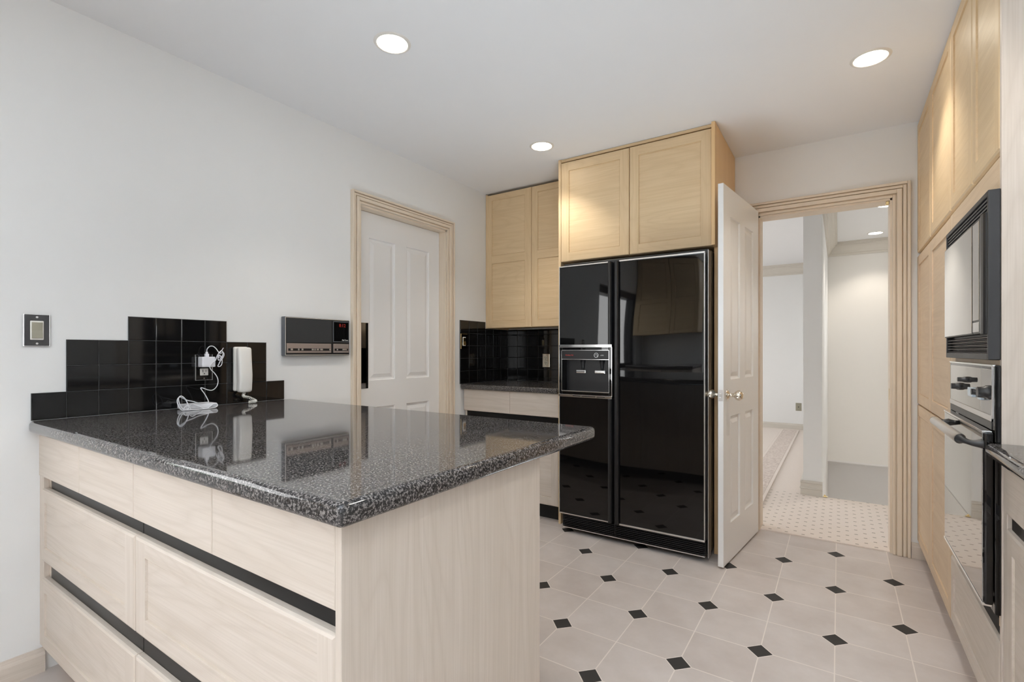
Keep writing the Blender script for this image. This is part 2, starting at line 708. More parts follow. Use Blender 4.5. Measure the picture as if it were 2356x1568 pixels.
# family room behind the camera: a glazed rear wall and a side window let the daylight in
bm = bmesh.new()
box(bm, -0.2, 4.5, -5.05, -4.95, 2.36, H)
box(bm, -0.2, 1.6, -5.05, -4.95, 0, 2.36)
box(bm, 2.6, 4.5, -5.05, -4.95, 0, 2.36)
box(bm, 1.6, 2.6, -5.05, -4.95, 0, 1.3)
struct('wall_family_rear', bm, M_WALL)
bm = bmesh.new()
box(bm, -0.2, -0.1, -4.95, REAR - 0.1, 0, H)
struct('wall_family_left', bm, M_WALL)
bm = bmesh.new()
box(bm, 4.4, 4.5, -4.95, -1.4, 0, 0.6)
box(bm, 4.4, 4.5, -4.95, -1.4, 2.3, H)
box(bm, 4.4, 4.5, -4.95, -3.85, 0.6, 2.3)
box(bm, 4.4, 4.5, -1.6, -1.4, 0.6, 2.3)
box(bm, XR, 4.5, -1.5, -1.4, 0, H)
struct('wall_family_right', bm, M_WALL)


def window(name, axis, p, a0, a1, z0, z1, n_mull, mat):
    """frame + sash + pane in the plane axis=p"""
    def bx(bm, u0, u1, w0, w1, d0, d1, r=0.004):
        if axis == 'x':
            box(bm, p + d0, p + d1, u0, u1, w0, w1, r)
        else:
            box(bm, u0, u1, p + d0, p + d1, w0, w1, r)
    bm = bmesh.new()
    f = 0.07
    bx(bm, a0, a0 + f, z0, z1, -0.05, 0.05)
    bx(bm, a1 - f, a1, z0, z1, -0.05, 0.05)
    bx(bm, a0 + f, a1 - f, z0, z0 + f, -0.05, 0.05)
    bx(bm, a0 + f, a1 - f, z1 - f, z1, -0.05, 0.05)
    for k in range(n_mull):
        u = a0 + (a1 - a0) * (k + 1) / (n_mull + 1)
        bx(bm, u - 0.03, u + 0.03, z0 + f, z1 - f, -0.03, 0.03)
    o = struct(name, bm, mat)
    bm = bmesh.new()
    bx(bm, a0 + f, a1 - f, z0 + f, z1 - f, -0.003, 0.003, 0)
    struct('window_pane', bm, M_GLASS, o)
    return o


window('window_1', 'x', -0.08, WY0, WY1, WZ0, WZ1, 0, M_BLACKM)
window('window_2', 'y', -5.0, 1.6, 2.6, 1.3, 2.36, 0, M_DOOR)
window('window_3', 'x', 4.45, -3.85, -1.6, 0.6, 2.3, 1, M_DOOR)

# skirting
TAUPE_Y = wood('washed', 'y')
TAUPE_X = wood('washed', 'x')


def skirt_profile(s=1.0, hgt=0.085):
    return [(0, 0), (0.014 * s, 0), (0.014 * s, hgt * 0.72), (0.009 * s, hgt * 0.86), (0.007 * s, hgt), (0, hgt)]


bm = bmesh.new()
extrude_profile(bm, skirt_profile(), 'y', REAR + 0.01, 0.548)
struct('baseboard_left', bm, TAUPE_Y)
bm = bmesh.new()
extrude_profile(bm, [(YB - a, z) for a, z in skirt_profile()], 'x', 2.731, 2.83)
struct('baseboard_back', bm, TAUPE_X)
bm = bmesh.new()
extrude_profile(bm, skirt_profile(), 'y', 2.808, 2.93)
struct('baseboard_corner', bm, TAUPE_Y)


def casing(name, plane, a0, a1, ztop, w, mat_v, mat_h, face, jamb_depth, zb=0.0):
    """stepped door casing; plane 'x': wall at x=face facing +x, 'y': wall at y=face facing -y"""
    steps = ((0.0, 0.18, 0.026), (0.18, 0.23, 0.010), (0.23, 0.42, 0.019), (0.42, 0.47, 0.009), (0.47, 0.76, 0.023), (0.76, 0.82, 0.009), (0.82, 1.0, 0.014))
    bm = bmesh.new()

    def bx(u0, u1, z0, z1, d, mi):
        if plane == 'x':
            box(bm, face, face + d, u0, u1, z0, z1, 0.003, mi)
        else:
            box(bm, u0, u1, face - d, face, z0, z1, 0.003, mi)
    for s0, s1, d in steps:
        o0, o1 = w * (1 - s1), w * (1 - s0)      # first step is the outer back band
        bx(a0 - o1, a0 - o0, zb, ztop + o1, d, 0)
        bx(a1 + o0, a1 + o1, zb, ztop + o1, d, 0)
        bx(a0 - o0, a1 + o0, ztop + o0, ztop + o1, d, 1)
    # jamb lining
    for u0, u1, z0, z1, mi in ((a0, a0 + 0.012, zb, ztop, 0), (a1 - 0.012, a1, zb, ztop, 0), (a0, a1, ztop - 0.012, ztop, 1)):
        if plane == 'x':
            box(bm, face - jamb_depth, face, u0, u1, z0, z1, 0.001, mi)
        else:
            box(bm, u0, u1, face, face + jamb_depth, z0, z1, 0.001, mi)
    return struct(name, bm, [mat_v, mat_h])


casing('trim_1', 'x', DY0, DY1, DZ, 0.068, wood('taupe', 'z'), wood('taupe', 'y'), 0.0, 0.13)
casing('trim_2', 'y', HX0, HX1, HZ, 0.080, wood('taupe', 'z'), wood('taupe', 'x'), YB, 0.12)
bm = bmesh.new()
box(bm, HX1 - 0.0135, HX1 - 0.012, YB + 0.03, YB + 0.055, 0.87, 0.935, 0.0005)
struct('door_strike', bm, M_BRASS, bpy.data.objects['trim_2'])
bm = bmesh.new()
box(bm, HX1 - 0.030, HX1 - 0.014, YB + 0.004, YB + 0.02, HZ - 0.034, HZ - 0.0125, 0.003)
struct('door_catch', bm, M_BRASS, bpy.data.objects['trim_2'])


# ------------------------------------------------------------------ doors
def door_panels(w, h, st=0.115, mid=0.10, bot=0.22, lock0=0.795, lock1=0.972, top=0.165):
    pw = (w - 2 * st - mid) / 2
    cols = ((st, st + pw), (st + pw + mid, w - st))
    return [(a, b, z0, z1) for a, b in cols for z0, z1 in ((bot, lock0), (lock1, h - top))]


# closed swing door in the long wall
d1 = bpy.data.objects.new('door_1', None)
COL.objects.link(d1)
d1['kind'] = 'structure'
d1.location = (-0.06, DY0 + 0.013, 0.012)
dw = DY1 - DY0 - 0.026
bm = bmesh.new()
y_off = DY0 + 0.013
pan = [(2.076 - y_off, 2.294 - y_off, 0.21, 0.785), (2.076 - y_off, 2.294 - y_off, 0.955, 1.850),
       (2.397 - y_off, 2.619 - y_off, 0.21, 0.785), (2.397 - y_off, 2.619 - y_off, 0.955, 1.850)]
board(bm, dw, DZ - 0.026, 0.04, pan, RAISED, 0.002, mi_v=0, mi_h=0)
local_part('door_slab', bm, M_DOOR, d1, d1.location, PI / 2)
bm = bmesh.new()
box(bm, -0.060, -0.0575, DY0 + 0.014, 2.069, 0.919, 1.328, 0.001)
part('push_plate', bm, M_SMOKE, d1, 'dark mirror-polished push plate')

# open door standing against the refrigerator side
DOOR_W, DOOR_T = 0.692, 0.028
d2 = bpy.data.objects.new('door_2', None)
COL.objects.link(d2)
d2['kind'] = 'structure'
hx, hy = 1.969, 3.462            # hinge corner on the visible face
ang = math.atan2(2.772 - hy, 1.888 - hx)            # direction hinge -> free edge
d2.location = (hx, hy, 0.012)
d2.rotation_euler = (0, 0, ang)
# local: x along the leaf from the hinge, visible face is toward +y rotated => build facing +y side
bm = bmesh.new()
b2 = bmesh.new()
pl = door_panels(DOOR_W, 2.03, st=0.12, mid=0.10, bot=0.205, lock0=0.785, lock1=0.985, top=0.16)
board(b2, DOOR_W, 2.025, DOOR_T, pl, RAISED, 0.002, mi_v=0, mi_h=0)
# turn so the panelled face looks toward +y locally (the +x world side)
bmesh.ops.rotate(b2, verts=list(b2.verts), cent=(DOOR_W / 2, 0, 0), matrix=Matrix.Rotation(PI, 3, 'Z'))
merge(bm, b2)
leaf = link('door_leaf', bm, M_DOOR)
leaf.parent = d2
KZ = 0.905
KX = DOOR_W - 0.066


def knob_bm(side):
    bm = bmesh.new()
    y0 = 0.0 if side > 0 else -DOOR_T
    prof = [(0.0, 0), (0.030, 0), (0.030, 0.003), (0.024, 0.008), (0.012, 0.012), (0.010, 0.02), (0.0095, 0.032), (0.014, 0.037),
            (0.022, 0.043), (0.0265, 0.052), (0.0275, 0.060), (0.025, 0.069), (0.018, 0.077), (0.008, 0.081), (0.0, 0.0815)]
    lathe(bm, [(r, side * h) for r, h in prof[1:-1]], 'y', (KX, y0, KZ), 28)
    return bm


for s in (1, -1):
    o = link('door_knob', knob_bm(s), M_NICKEL)
    o.parent = d2
bm = bmesh.new()
box(bm, DOOR_W, DOOR_W + 0.0012, -DOOR_T + 0.003, -0.003, KZ - 0.03, KZ + 0.03, 0.0004)
box(bm, DOOR_W, DOOR_W + 0.009, -DOOR_T + 0.008, -0.009, KZ - 0.011, KZ + 0.011, 0.002)
o = link('latch_plate', bm, M_BRUSH)
o.parent = d2

# ------------------------------------------------------------------ hall and rooms beyond the doorway
YE = 4.585                                  # carpet edge at the stairwell
PX0, PX1 = 2.156, 2.283                     # partition wall end
YS = 7.0                                    # stairwell far wall
YW = 8.33                                   # living-room far wall
bm = bmesh.new()
box(bm, -1.5, 3.4, YB + 0.012, YE, -0.16, 0.008, 0.004)
struct('floor_hall', bm, M_CARP)
bm = bmesh.new()
box(bm, -1.5, PX0 + 0.05, YE, YW, -0.16, 0.006)
struct('floor_living_room', bm, M_CARP2)
bm = bmesh.new()
box(bm, -1.6, 3.5, YB + 0.06, YW + 0.1, H, H + 0.1)
struct('ceiling_hall', bm, M_CEIL)
bm = bmesh.new()
box(bm, PX0, PX1, YE - 0.005, YW, 0, H)
struct('wall_partition', bm, M_WALL)
bm = bmesh.new()
box(bm, -1.5, PX0, YW, YW + 0.1, 0, H)
struct('wall_living_far', bm, M_WALL)
bm = bmesh.new()
box(bm, -1.6, -1.5, YB, 4.5, 0, H)
box(bm, -1.6, -1.5, 7.3, YW + 0.1, 0, H)
box(bm, -1.6, -1.5, 4.5, 7.3, 0, 0.5)
box(bm, -1.6, -1.5, 4.5, 7.3, 2.1, H)
struct('wall_living_left', bm, M_WALL)
window('window_4', 'x', -1.55, 4.5, 7.3, 0.5, 2.1, 2, M_DOOR)
bm = bmesh.new()
box(bm, -1.5, 0, YB, YB + 0.12, 0, H)
struct('wall_living_near', bm, M_WALL)
bm = bmesh.new()
box(bm, PX1, 3.4, YS, YS + 0.1, -0.14, H)
struct('wall_stair', bm, M_CREAM)
bm = bmesh.new()
box(bm, PX1 - 0.12, 3.4, YS + 0.35, YS + 0.45, -2.7, -0.14)
box(bm, PX1 - 0.12, PX1, YE, YS + 0.35, -2.7, -0.01)
box(bm, PX1 - 0.12, 3.4, YS, YS + 0.45, -0.16, -0.14)
struct('wall_stair_lower', bm, M_GREYW)
bm = bmesh.new()
box(bm, PX1 - 0.12, 3.4, YE - 0.8, YS + 0.45, -2.8, -2.7)
struct('floor_lower', bm, M_CARP2)
bm = bmesh.new()
box(bm, 3.4, 3.5, YB, 5.5, -2.8, H)
box(bm, 3.4, 3.5, 6.2, YS + 0.45, -2.8, H)
box(bm, 3.4, 3.5, 5.5, 6.2, -2.8, 1.2)
box(bm, 3.4, 3.5, 5.5, 6.2, 1.9, H)
struct('wall_hall_right', bm, M_CREAM)
window('added_window_5', 'x', 3.45, 5.5, 6.2, 1.2, 1.9, 0, M_DOOR)  # added unseen opening that brightens the stairwell
bm = bmesh.new()
box(bm, PX1, 3.4, YE - 0.9, YE - 0.8, -2.8, -0.16)
struct('wall_stair_under', bm, M_GREYW)


def crown_prof():
    return [(0, H - 0.15), (0.012, H - 0.15), (0.016, H - 0.128), (0.028, H - 0.122), (0.034, H - 0.10), (0.058, H - 0.062),
            (0.078, H - 0.045), (0.080, H - 0.03), (0.094, H - 0.024), (0.098, H), (0, H)]


bm = bmesh.new()
extrude_profile(bm, [(YS - a, z) for a, z in crown_prof()], 'x', PX1, 3.4)
extrude_profile(bm, [(PX1 + a, z) for a, z in crown_prof()], 'y', YE, YS)
struct('trim_3', bm, M_MOULD)
bm = bmesh.new()
extrude_profile(bm, [(YW - a, z) for a, z in crown_prof()], 'x', -1.5, PX0)
struct('trim_4', bm, M_MOULD)
bm = bmesh.new()
extrude_profile(bm, [(YW - a, z) for a, z in skirt_profile(1.2, 0.09)], 'x', -1.5, PX0)
struct('baseboard_living', bm, M_MOULD)


def tall_skirt():
    return [(0, 0), (0.018, 0), (0.018, 0.055), (0.024, 0.06), (0.022, 0.068), (0.014, 0.074), (0.014, 0.10), (0.02, 0.108), (0.018, 0.116), (0.006, 0.122), (0, 0.122)]


bm = bmesh.new()
extrude_profile(bm, [(YE - 0.005 - a, z) for a, z in tall_skirt()], 'x', PX0 - 0.018, PX1 + 0.004)
extrude_profile(bm, [(PX0 - a, z) for a, z in tall_skirt()], 'y', YE - 0.02, YW)
struct('baseboard_partition', bm, M_MOULD)

bm = bmesh.new()
box(bm, PX1 + 0.008, PX1 + 0.036, YE - 0.022, YE - 0.004, 0.009, 0.018, 0.003)
box(bm, PX1 + 0.014, PX1 + 0.026, YE - 0.018, YE - 0.008, 0.018, 0.028, 0.003)
tag(link('stair_bracket', bm, M_BRASS), 'small brass bracket on the carpet edge at the foot of the partition', 'bracket')

# outlet on the far wall
def wall_plate(name, label, cat, origin, rot, w, h, plate_mat, face, parent=None):
    """plate lying in local xz, facing -y; origin is the plate centre on the wall"""
    t = thing(name, label, cat, origin, rot)
    bm = bmesh.new()
    box(bm, -w / 2, w / 2, -0.006, 0.0, -h / 2, h / 2, 0.004)
    o = link('cover_plate', bm, plate_mat)
    o.parent = t
    return t


def add(t, name, bm, mat, label=None):
    o = link(name, bm, mat)
    o.parent = t
    if label:
        o['label'] = label
    return o


def receptacle(bm, zc, s=1.0):
    box(bm, -0.017 * s, 0.017 * s, -0.009, -0.005, zc - 0.016 * s, zc + 0.016 * s, 0.004)
    for dx in (-0.0065, 0.0065):
        box(bm, dx * s - 0.001, dx * s + 0.001, -0.0096, -0.0085, zc - 0.001, zc + 0.009 * s, 0, 1)
    lathe(bm, [(0.0026, -0.0096), (0.0026, -0.0085)], 'y', (0, 0, zc - 0.008 * s), 12, 1)


t = wall_plate('coaxial_outlet', 'small grey wall outlet low on the far wall beyond the doorway', 'outlet',
               (1.903, YW, 0.338), 0.0, 0.075, 0.115, M_GREYP, None)
bm = bmesh.new()
lathe(bm, [(0.007, -0.014), (0.007, -0.006)], 'y', (0, 0, 0), 12)
add(t, 'socket', bm, M_BLACKM)

# rug with a woven border in the room beyond
t = thing('area_rug', 'pale bordered area rug on the living room carpet past the doorway', 'rug', (0.4, 6.0, 0.008))
bm = bmesh.new()
box(bm, -0.6, 1.70, 3.98, 8.15, 0.009, 0.018, 0.003)
part('rug_field', bm, M_CARP2, t)
bm = bmesh.new()
for x0, x1 in ((1.70, 1.725), (1.895, 1.92)):
    box(bm, x0, x1, 3.95, 8.18, 0.009, 0.019, 0.003, 1)
box(bm, 1.725, 1.895, 3.95, 8.18, 0.009, 0.0185, 0.003, 0)
part('rug_border', bm, [M_RUGB, M_CARP2], t, 'woven taupe border band')


# ------------------------------------------------------------------ recessed ceiling lights
def can_light(loc, label, lens, power, color, group, spot=True):
    t = thing('ceiling_light', label, 'ceiling light', loc, 0, group)
    bm = bmesh.new()
    lathe(bm, [(0.062, -0.001), (0.062, -0.004), (0.066, -0.005), (0.072, -0.003), (0.076, 0.0)], 'z', (0, 0, 0), 40, cap=False)
    add(t, 'trim_ring', bm, M_TRIMW)
    bm = bmesh.new()
    lathe(bm, [(0.0622, -0.0022), (0.0622, -0.0012)], 'z', (0, 0, 0), 40)
    add(t, 'lens', bm, lens)
    d = bpy.data.lights.new('bulb', 'SPOT')
    d.energy = power
    d.color = color
    d.spot_size = math.radians(108)
    d.spot_blend = 0.6
    d.shadow_soft_size = 0.055
    o = bpy.data.objects.new('bulb', d)
    COL.objects.link(o)
    o.parent = t
    o.location = (0, 0, -0.012)
    return t


WARM = (1.0, 0.93, 0.83)
CANS = 'recessed kitchen ceiling lights'
can = can_light((0.850, 1.428, H), 'glowing recessed ceiling light above the granite peninsula', M_LENS, 13.5, WARM, CANS)
dup(can, (0.852, 2.658, H), 'glowing recessed ceiling light in front of the refrigerator cabinet doors')
dup(can, (2.509, 2.652, H), 'glowing recessed ceiling light beside the tall oven cabinets')
dup(can, (2.509, 1.428, H), 'recessed ceiling light over the floor before the wall oven')
HALLC = 'recessed stairwell ceiling lights'
hc = can_light((2.724, 6.60, H), 'recessed ceiling light close to the stairwell crown moulding', M_LENSH, 13, (1.0, 0.90, 0.78), HALLC)
dup(hc, (2.742, 5.389, H), 'recessed ceiling light partly hidden by the doorway head casing')


# ------------------------------------------------------------------ peninsula
YF = 0.530                                   # drawer faces
pen_group = 'drawer units under the peninsula'


def pen_unit(label, x0, x1, top_splits, lower, first, last):
    t = thing('base_cabinet', label, 'cabinet', ((x0 + x1) / 2, 0.85, 0.0), 0, pen_group)
    bm = bmesh.new()
    ya, yb = YF + 0.022, 1.165
    box(bm, x0, x0 + 0.016, ya, yb, 0.10, 0.858, 0, 0)
    box(bm, x1 - 0.016, x1, ya, yb, 0.10, 0.858, 0, 0)
    box(bm, x0 + 0.016, x1 - 0.016, ya, yb, 0.10, 0.116, 0, 1)
    box(bm, x0 + 0.016, x1 - 0.016, yb - 0.012, yb, 0.116, 0.858, 0, 0)
    box(bm, x0 + 0.016, x1 - 0.016, ya, yb - 0.012, 0.842, 0.858, 0, 1)
    box(bm, x0, x1, YF + 0.075, YF + 0.09, 0.0, 0.10, 0, 1)
    if first:
        box(bm, 0.001, 0.046, YF + 0.006, YF + 0.03, 0.10, 0.858, 0.002, 0)
    part('carcass', bm, [wood('washed', 'z'), wood('washed', 'x')], t)
    bm = bmesh.new()
    for z0, z1 in ((0.664, 0.716), (0.348, 0.416)):
        xs = x0 + (0.03 if first else 0)
        box(bm, xs, x1, YF + 0.0205, YF + 0.040, z0 - 0.012, z1 + 0.012, 0.002)
    part('finger_channel', bm, M_CHAN, t, 'black recessed finger pull channel')
    for a, b in top_splits:
        bm = bmesh.new()
        board(bm, b - a, 0.149, 0.02, (), SHAKER, 0.0025)
        local_part('drawer_front', bm, [wood('washed', 'z'), wood('washed', 'x')], t, (a, YF, 0.709), 0)
    a, b, s = lower
    for z0, z1 in ((0.411, 0.666), (0.105, 0.351)):
        cab_front('drawer_front', t, b - a, z1 - z0, (a, YF, z0), 0, 'washed',
                  [(s[0], b - a - s[1], 0.050, z1 - z0 - 0.045)], 0.02, 0.008)
    if last:
        bm = bmesh.new()
        box(bm, 1.6835, 1.700, YF - 0.001, 1.186, 0.0, 0.858, 0.0015)
        part('end_panel', bm, wood('washed', 'z'), t)
    return t


pen_unit('whitewashed oak drawer unit under the peninsula, at the wall end', 0.046, 0.8505, [(0.018, 0.4285), (0.4300, 0.8405)],
         (0.047, 0.8495, (0.033, 0.062)), True, False)
pen_unit('whitewashed oak drawer unit with broad end panel under the peninsula', 0.8515, 1.6825, [(0.8425, 1.2590), (1.2610, 1.6820)],
         (0.8525, 1.682, (0.063, 0.050)), False, True)

ZC = 0.903


def counter(name, label, poly, z0, z1, r, lip=None):
    """slab with a rounded edge"""
    b2 = bmesh.new()
    A = [b2.verts.new((x, y, z0)) for x, y in poly]
    B = [b2.verts.new((x, y, z1)) for x, y in poly]
    n = len(poly)
    for i in range(n):
        b2.faces.new((A[i], A[(i + 1) % n], B[(i + 1) % n], B[i]))
    b2.faces.new(list(reversed(A)))
    top = b2.faces.new(B)
    bmesh.ops.recalc_face_normals(b2, faces=list(b2.faces))
    es = [e for e in b2.edges]
    bmesh.ops.bevel(b2, geom=es, offset=r, segments=4, profile=0.5, affect='EDGES')
    for f in b2.faces:
        f.smooth = abs(f.normal.z) < 0.98
    o = link(name, b2, M_GRAN)
    return tag(o, label, 'countertop')


counter('peninsula_countertop', 'speckled dark granite worktop on the peninsula with phone charger on it',
        [(0.001, 0.505), (1.728, 0.505), (1.728, 1.505), (0.001, 1.505)], 0.861, ZC, 0.014)


# ------------------------------------------------------------------ tile splashbacks
def tile_field(bm, plane, face, u0, z0, cells, pitch_u, pitch_z, depth=0.007):
    """individual glazed tiles over a grout bed; cells are (col, row)"""
    g = 0.0012
    for (c, r) in cells:
        a, b = u0 + c * pitch_u, u0 + (c + 1) * pitch_u
        p, q = z0 + r * pitch_z, z0 + (r + 1) * pitch_z
        if plane == 'x':
            box(bm, face, face + depth * 0.62, a, b, p, q, 0, 1)
            box(bm, face, face + depth, a + g, b - g, p + g, q - g, 0.0014, 0, 1)
        else:
            box(bm, a, b, face - depth * 0.62, face, p, q, 0, 1)
            box(bm, a + g, b - g, face - depth, face, p + g, q - g, 0.0014, 0, 1)


PT = 0.0957
cells = [(c, 0) for c in range(10)]
cells += [(c, r) for c in range(1, 9) for r in (1, 2)]
cells += [(c, 3) for c in range(3, 7)]
bm = bmesh.new()
tile_field(bm, 'x', 0.001, 0.5125, ZC + 0.001, cells, PT, 0.0968)
o = link('tile_splashback', bm, [M_BLACKT, M_GROUT])
tag(o, 'stepped panel of glossy black square tiles on the white wall above the peninsula', 'tiles')
bm = bmesh.new()
tile_field(bm, 'x', 0.001, 2.888, 0.904, [(c, r) for c in range(6) for r in range(4)] + [(c, 4) for c in range(3)], 0.1065, 0.0968)
tile_field(bm, 'x', 0.001, 2.888, 0.904 + 4 * 0.0968, [(c, 0) for c in range(3, 6)], 0.1065, 0.0425)
tile_field(bm, 'y', YB - 0.001, 0.009, 0.904, [(c, r) for c in range(8) for r in range(4)], 0.1023, 0.0968)
tile_field(bm, 'y', YB - 0.001, 0.009, 0.904 + 4 * 0.0968, [(c, 0) for c in range(8)], 0.1023, 0.0425)
o = link('tile_splashback', bm, [M_BLACKT, M_GROUT])
tag(o, 'black tiled corner splashback below the oak wall cabinet by the refrigerator', 'tiles')


# ------------------------------------------------------------------ back corner: base unit, worktop, wall cabinet
FRX0, FRX1 = 0.900, 1.800
SPX0 = 0.832                               # surround's inner side panel
t = thing('base_cabinet', 'small oak base cabinet between the refrigerator and the white door', 'cabinet', (0.42, 3.2, 0))
bm = bmesh.new()
YBC = 2.922
box(bm, 0.012, 0.03, YBC + 0.021, YB - 0.001, 0.10, 0.862, 0, 0)
box(bm, 0.81, 0.828, YBC + 0.021, YB - 0.001, 0.10, 0.862, 0, 0)
box(bm, 0.03, 0.81, YBC + 0.03, YB - 0.001, 0.10, 0.116, 0, 1)
box(bm, 0.03, 0.81, YBC + 0.045, YBC + 0.06, 0.116, 0.862, 0, 1)
part('carcass', bm, [wood('washed', 'z'), wood('washed', 'x')], t)
bm = bmesh.new()
box(bm, 0.012, 0.828, YBC + 0.055, YBC + 0.065, 0.0, 0.10)
part('toe_kick', bm, M_BLACKD, t, 'black recessed toe kick')
bm = bmesh.new()
box(bm, 0.045, 0.828, YBC + 0.006, YBC + 0.03, 0.664, 0.700, 0.003)
part('finger_channel', bm, M_CHAN, t, 'black recessed finger pull channel')
for a, b in ((0.014, 0.434), (0.4355, 0.827)):
    bm = bmesh.new()
    board(bm, b - a, 0.160, 0.02, (), SHAKER, 0.0025)
    local_part('drawer_front', bm, [wood('washed', 'z'), wood('washed', 'x')], t, (a, YBC, 0.704), 0)
for a, b in ((0.014, 0.4135), (0.4155, 0.827)):
    cab_front('door', t, b - a, 0.553, (a, YBC, 0.105), 0, 'washed', [(0.055, b - a - 0.055, 0.055, 0.50)])
counter('corner_countertop', 'short granite worktop beside the refrigerator under the oak wall cabinet',
        [(0.001, 2.892), (0.829, 2.892), (0.829, YB - 0.001), (0.001, YB - 0.001)], 0.866, 0.9035, 0.012)

t = thing('wall_cabinet', 'honey oak wall cabinet in the corner beside the refrigerator', 'cabinet', (0.42, 3.37, 1.335))
YU = 3.215
bm = bmesh.new()
box(bm, 0.002, 0.02, YU + 0.003, YB - 0.002, 1.335, 2.418, 0.001, 0)
box(bm, 0.811, 0.829, YU + 0.021, YB - 0.002, 1.335, 2.408, 0, 0)
box(bm, 0.02, 0.811, YU + 0.021, YB - 0.002, 1.345, 1.361, 0, 1)
box(bm, 0.02, 0.811, YU + 0.021, YB - 0.002, 2.392, 2.408, 0, 1)
box(bm, 0.02, 0.811, YB - 0.014, YB - 0.002, 1.361, 2.392, 0, 0)
part('carcass', bm, [wood('honey', 'z'), wood('honey', 'x')], t)
for a, b in ((0.010, 0.4345), (0.4375, 0.828)):
    w = b - a
    cab_front('door', t, w, 1.072, (a, YU, 1.336), 0, 'honey',
              [(0.056, w - 0.056, 0.052, 0.518), (0.056, w - 0.056, 0.578, 1.024)])


# ------------------------------------------------------------------ refrigerator surround
YC = 2.915
t = thing('refrigerator_cabinet', 'honey oak two-door cabinet above the black refrigerator with tall side panels', 'cabinet', (1.32, 3.2, 0))
bm = bmesh.new()
box(bm, SPX0, SPX0 + 0.018, YC, YB - 0.002, 0.0, 2.426, 0.001)
part('side_panel', bm, wood('honey', 'z'), t)
bm = bmesh.new()
box(bm, 1.803, 1.822, YC - 0.02, YB - 0.002, 1.742, 2.4265, 0.001)
box(bm, 1.803, 1.822, YC + 0.055, YB - 0.002, 0.0, 1.742, 0.001)
part('side_panel', bm, wood('side', 'z'), t, 'tall amber oak end panel')
bm = bmesh.new()
box(bm, SPX0 + 0.018, 1.803, YC + 0.021, YB - 0.002, 1.742, 1.76, 0, 0)
box(bm, SPX0 + 0.018, 1.803, YC + 0.021, YB - 0.002, 2.385, 2.403, 0, 0)
box(bm, SPX0 + 0.018, 1.803, YB - 0.014, YB - 0.002, 1.76, 2.385, 0, 0)
box(bm, SPX0 + 0.018, 1.803, YC + 0.008, YC + 0.02, 2.408, 2.426, 0.001, 0)
part('carcass', bm, wood('honey', 'x'), t)
for a, b in ((SPX0 + 0.019, 1.3205), (1.3235, 1.802)):
    w = b - a
    cab_front('door', t, w, 0.658, (a, YC, 1.743), 0, 'honey', [(0.058, w - 0.058, 0.058, 0.600)])

# ------------------------------------------------------------------ refrigerator
YR = 2.800                                  # door skins
t = thing('refrigerator', 'black side-by-side refrigerator with ice dispenser and silver edge trim', 'refrigerator', (1.35, 3.1, 0))
bm = bmesh.new()
box(bm, FRX0 + 0.004, FRX1 - 0.002, YR + 0.06, 3.49, 0.03, 1.716, 0.004)
for x in (FRX0 + 0.06, FRX1 - 0.06):
    lathe(bm, [(0.022, 0.0), (0.022, 0.03)], 'z', (x, YR + 0.11, 0), 16)
    lathe(bm, [(0.022, 0.0), (0.022, 0.03)], 'z', (x, 3.42, 0), 16)
part('body', bm, M_BLACKM, t)
ZD0, ZD1 = 0.118, 1.690
LX0, LX1, RX0, RX1 = FRX0, 1.262, 1.274, 1.790


def door_slab_bm(x0, x1, z0, z1, hole=None):
    bm = bmesh.new()
    if hole is None:
        box(bm, x0, x1, YR, YR + 0.055, z0, z1, 0.003)
    return bm


FZ0, FZ1 = 0.876, 1.180                      # dispenser opening (outer)
fd = part('freezer_door', door_slab_bm(LX0 + 0.004, LX1 - 0.028, FZ1, ZD1 - 0.006), M_FRIDGE, t)
bm = bmesh.new()
box(bm, LX0 + 0.004, LX1 - 0.028, YR, YR + 0.055, ZD0 + 0.006, FZ0, 0.003)
part('lower_freezer_panel', bm, M_FRIDGE, t)
bm = bmesh.new()
box(bm, RX0 + 0.032, RX1 - 0.004, YR, YR + 0.055, ZD0 + 0.006, ZD1 - 0.006, 0.003)
part('refrigerator_door', bm, M_FRIDGE, t)
for x0, x1, nm in ((LX1 - 0.028, LX1 - 0.001, 0), (RX0, RX0 + 0.030, 0)):
    bm = bmesh.new()
    zs = ((ZD0 + 0.004, FZ0 - 0.012), (FZ1 + 0.012, ZD1 - 0.002)) if x0 < 1.262 and nm == 0 and x0 < 1.25 else ((ZD0 + 0.004, ZD1 - 0.002),)
    for z0, z1 in zs:
        extrude_profile(bm, [(x0, YR + 0.05), (x0, YR - 0.004), (x0 + 0.004, YR - 0.016), (x0 + 0.012, YR - 0.022), (x1 - 0.008, YR - 0.022),
                             (x1 - 0.002, YR - 0.014), (x1, YR + 0.05)], 'z', z0, z1)
    part('door_handle', bm, M_BLACKM, t, 'full-height black vertical grip')
bm = bmesh.new()
# silver edge trims
def tr(x0, x1, z0, z1, d=0.004):
    box(bm, x0, x1, YR - d, YR + 0.05, z0, z1, 0.0015)
tr(LX0, LX1 - 0.028, ZD1 - 0.006, ZD1 + 0.002)
tr(LX0, LX0 + 0.004, FZ1, ZD1 - 0.006)
tr(LX0, LX0 + 0.004, ZD0, FZ0)
tr(LX0, LX1 - 0.028, ZD0, ZD0 + 0.007)
tr(RX0 + 0.030, RX1, ZD1 - 0.006, ZD1 + 0.003)
tr(RX1 - 0.005, RX1, ZD0 + 0.006, ZD1 - 0.006)
tr(RX0 + 0.030, RX1, ZD0 - 0.002, ZD0 + 0.008)
part('edge_trim', bm, M_BRUSH, t, 'thin silver edge trim')
bm = bmesh.new()
box(bm, 1.7985, 1.8015, YR + 0.03, YR + 0.09, 0.02, 1.705, 0.0008)
part('body_trim', bm, M_BRUSH, t, 'silver line down the cabinet edge')
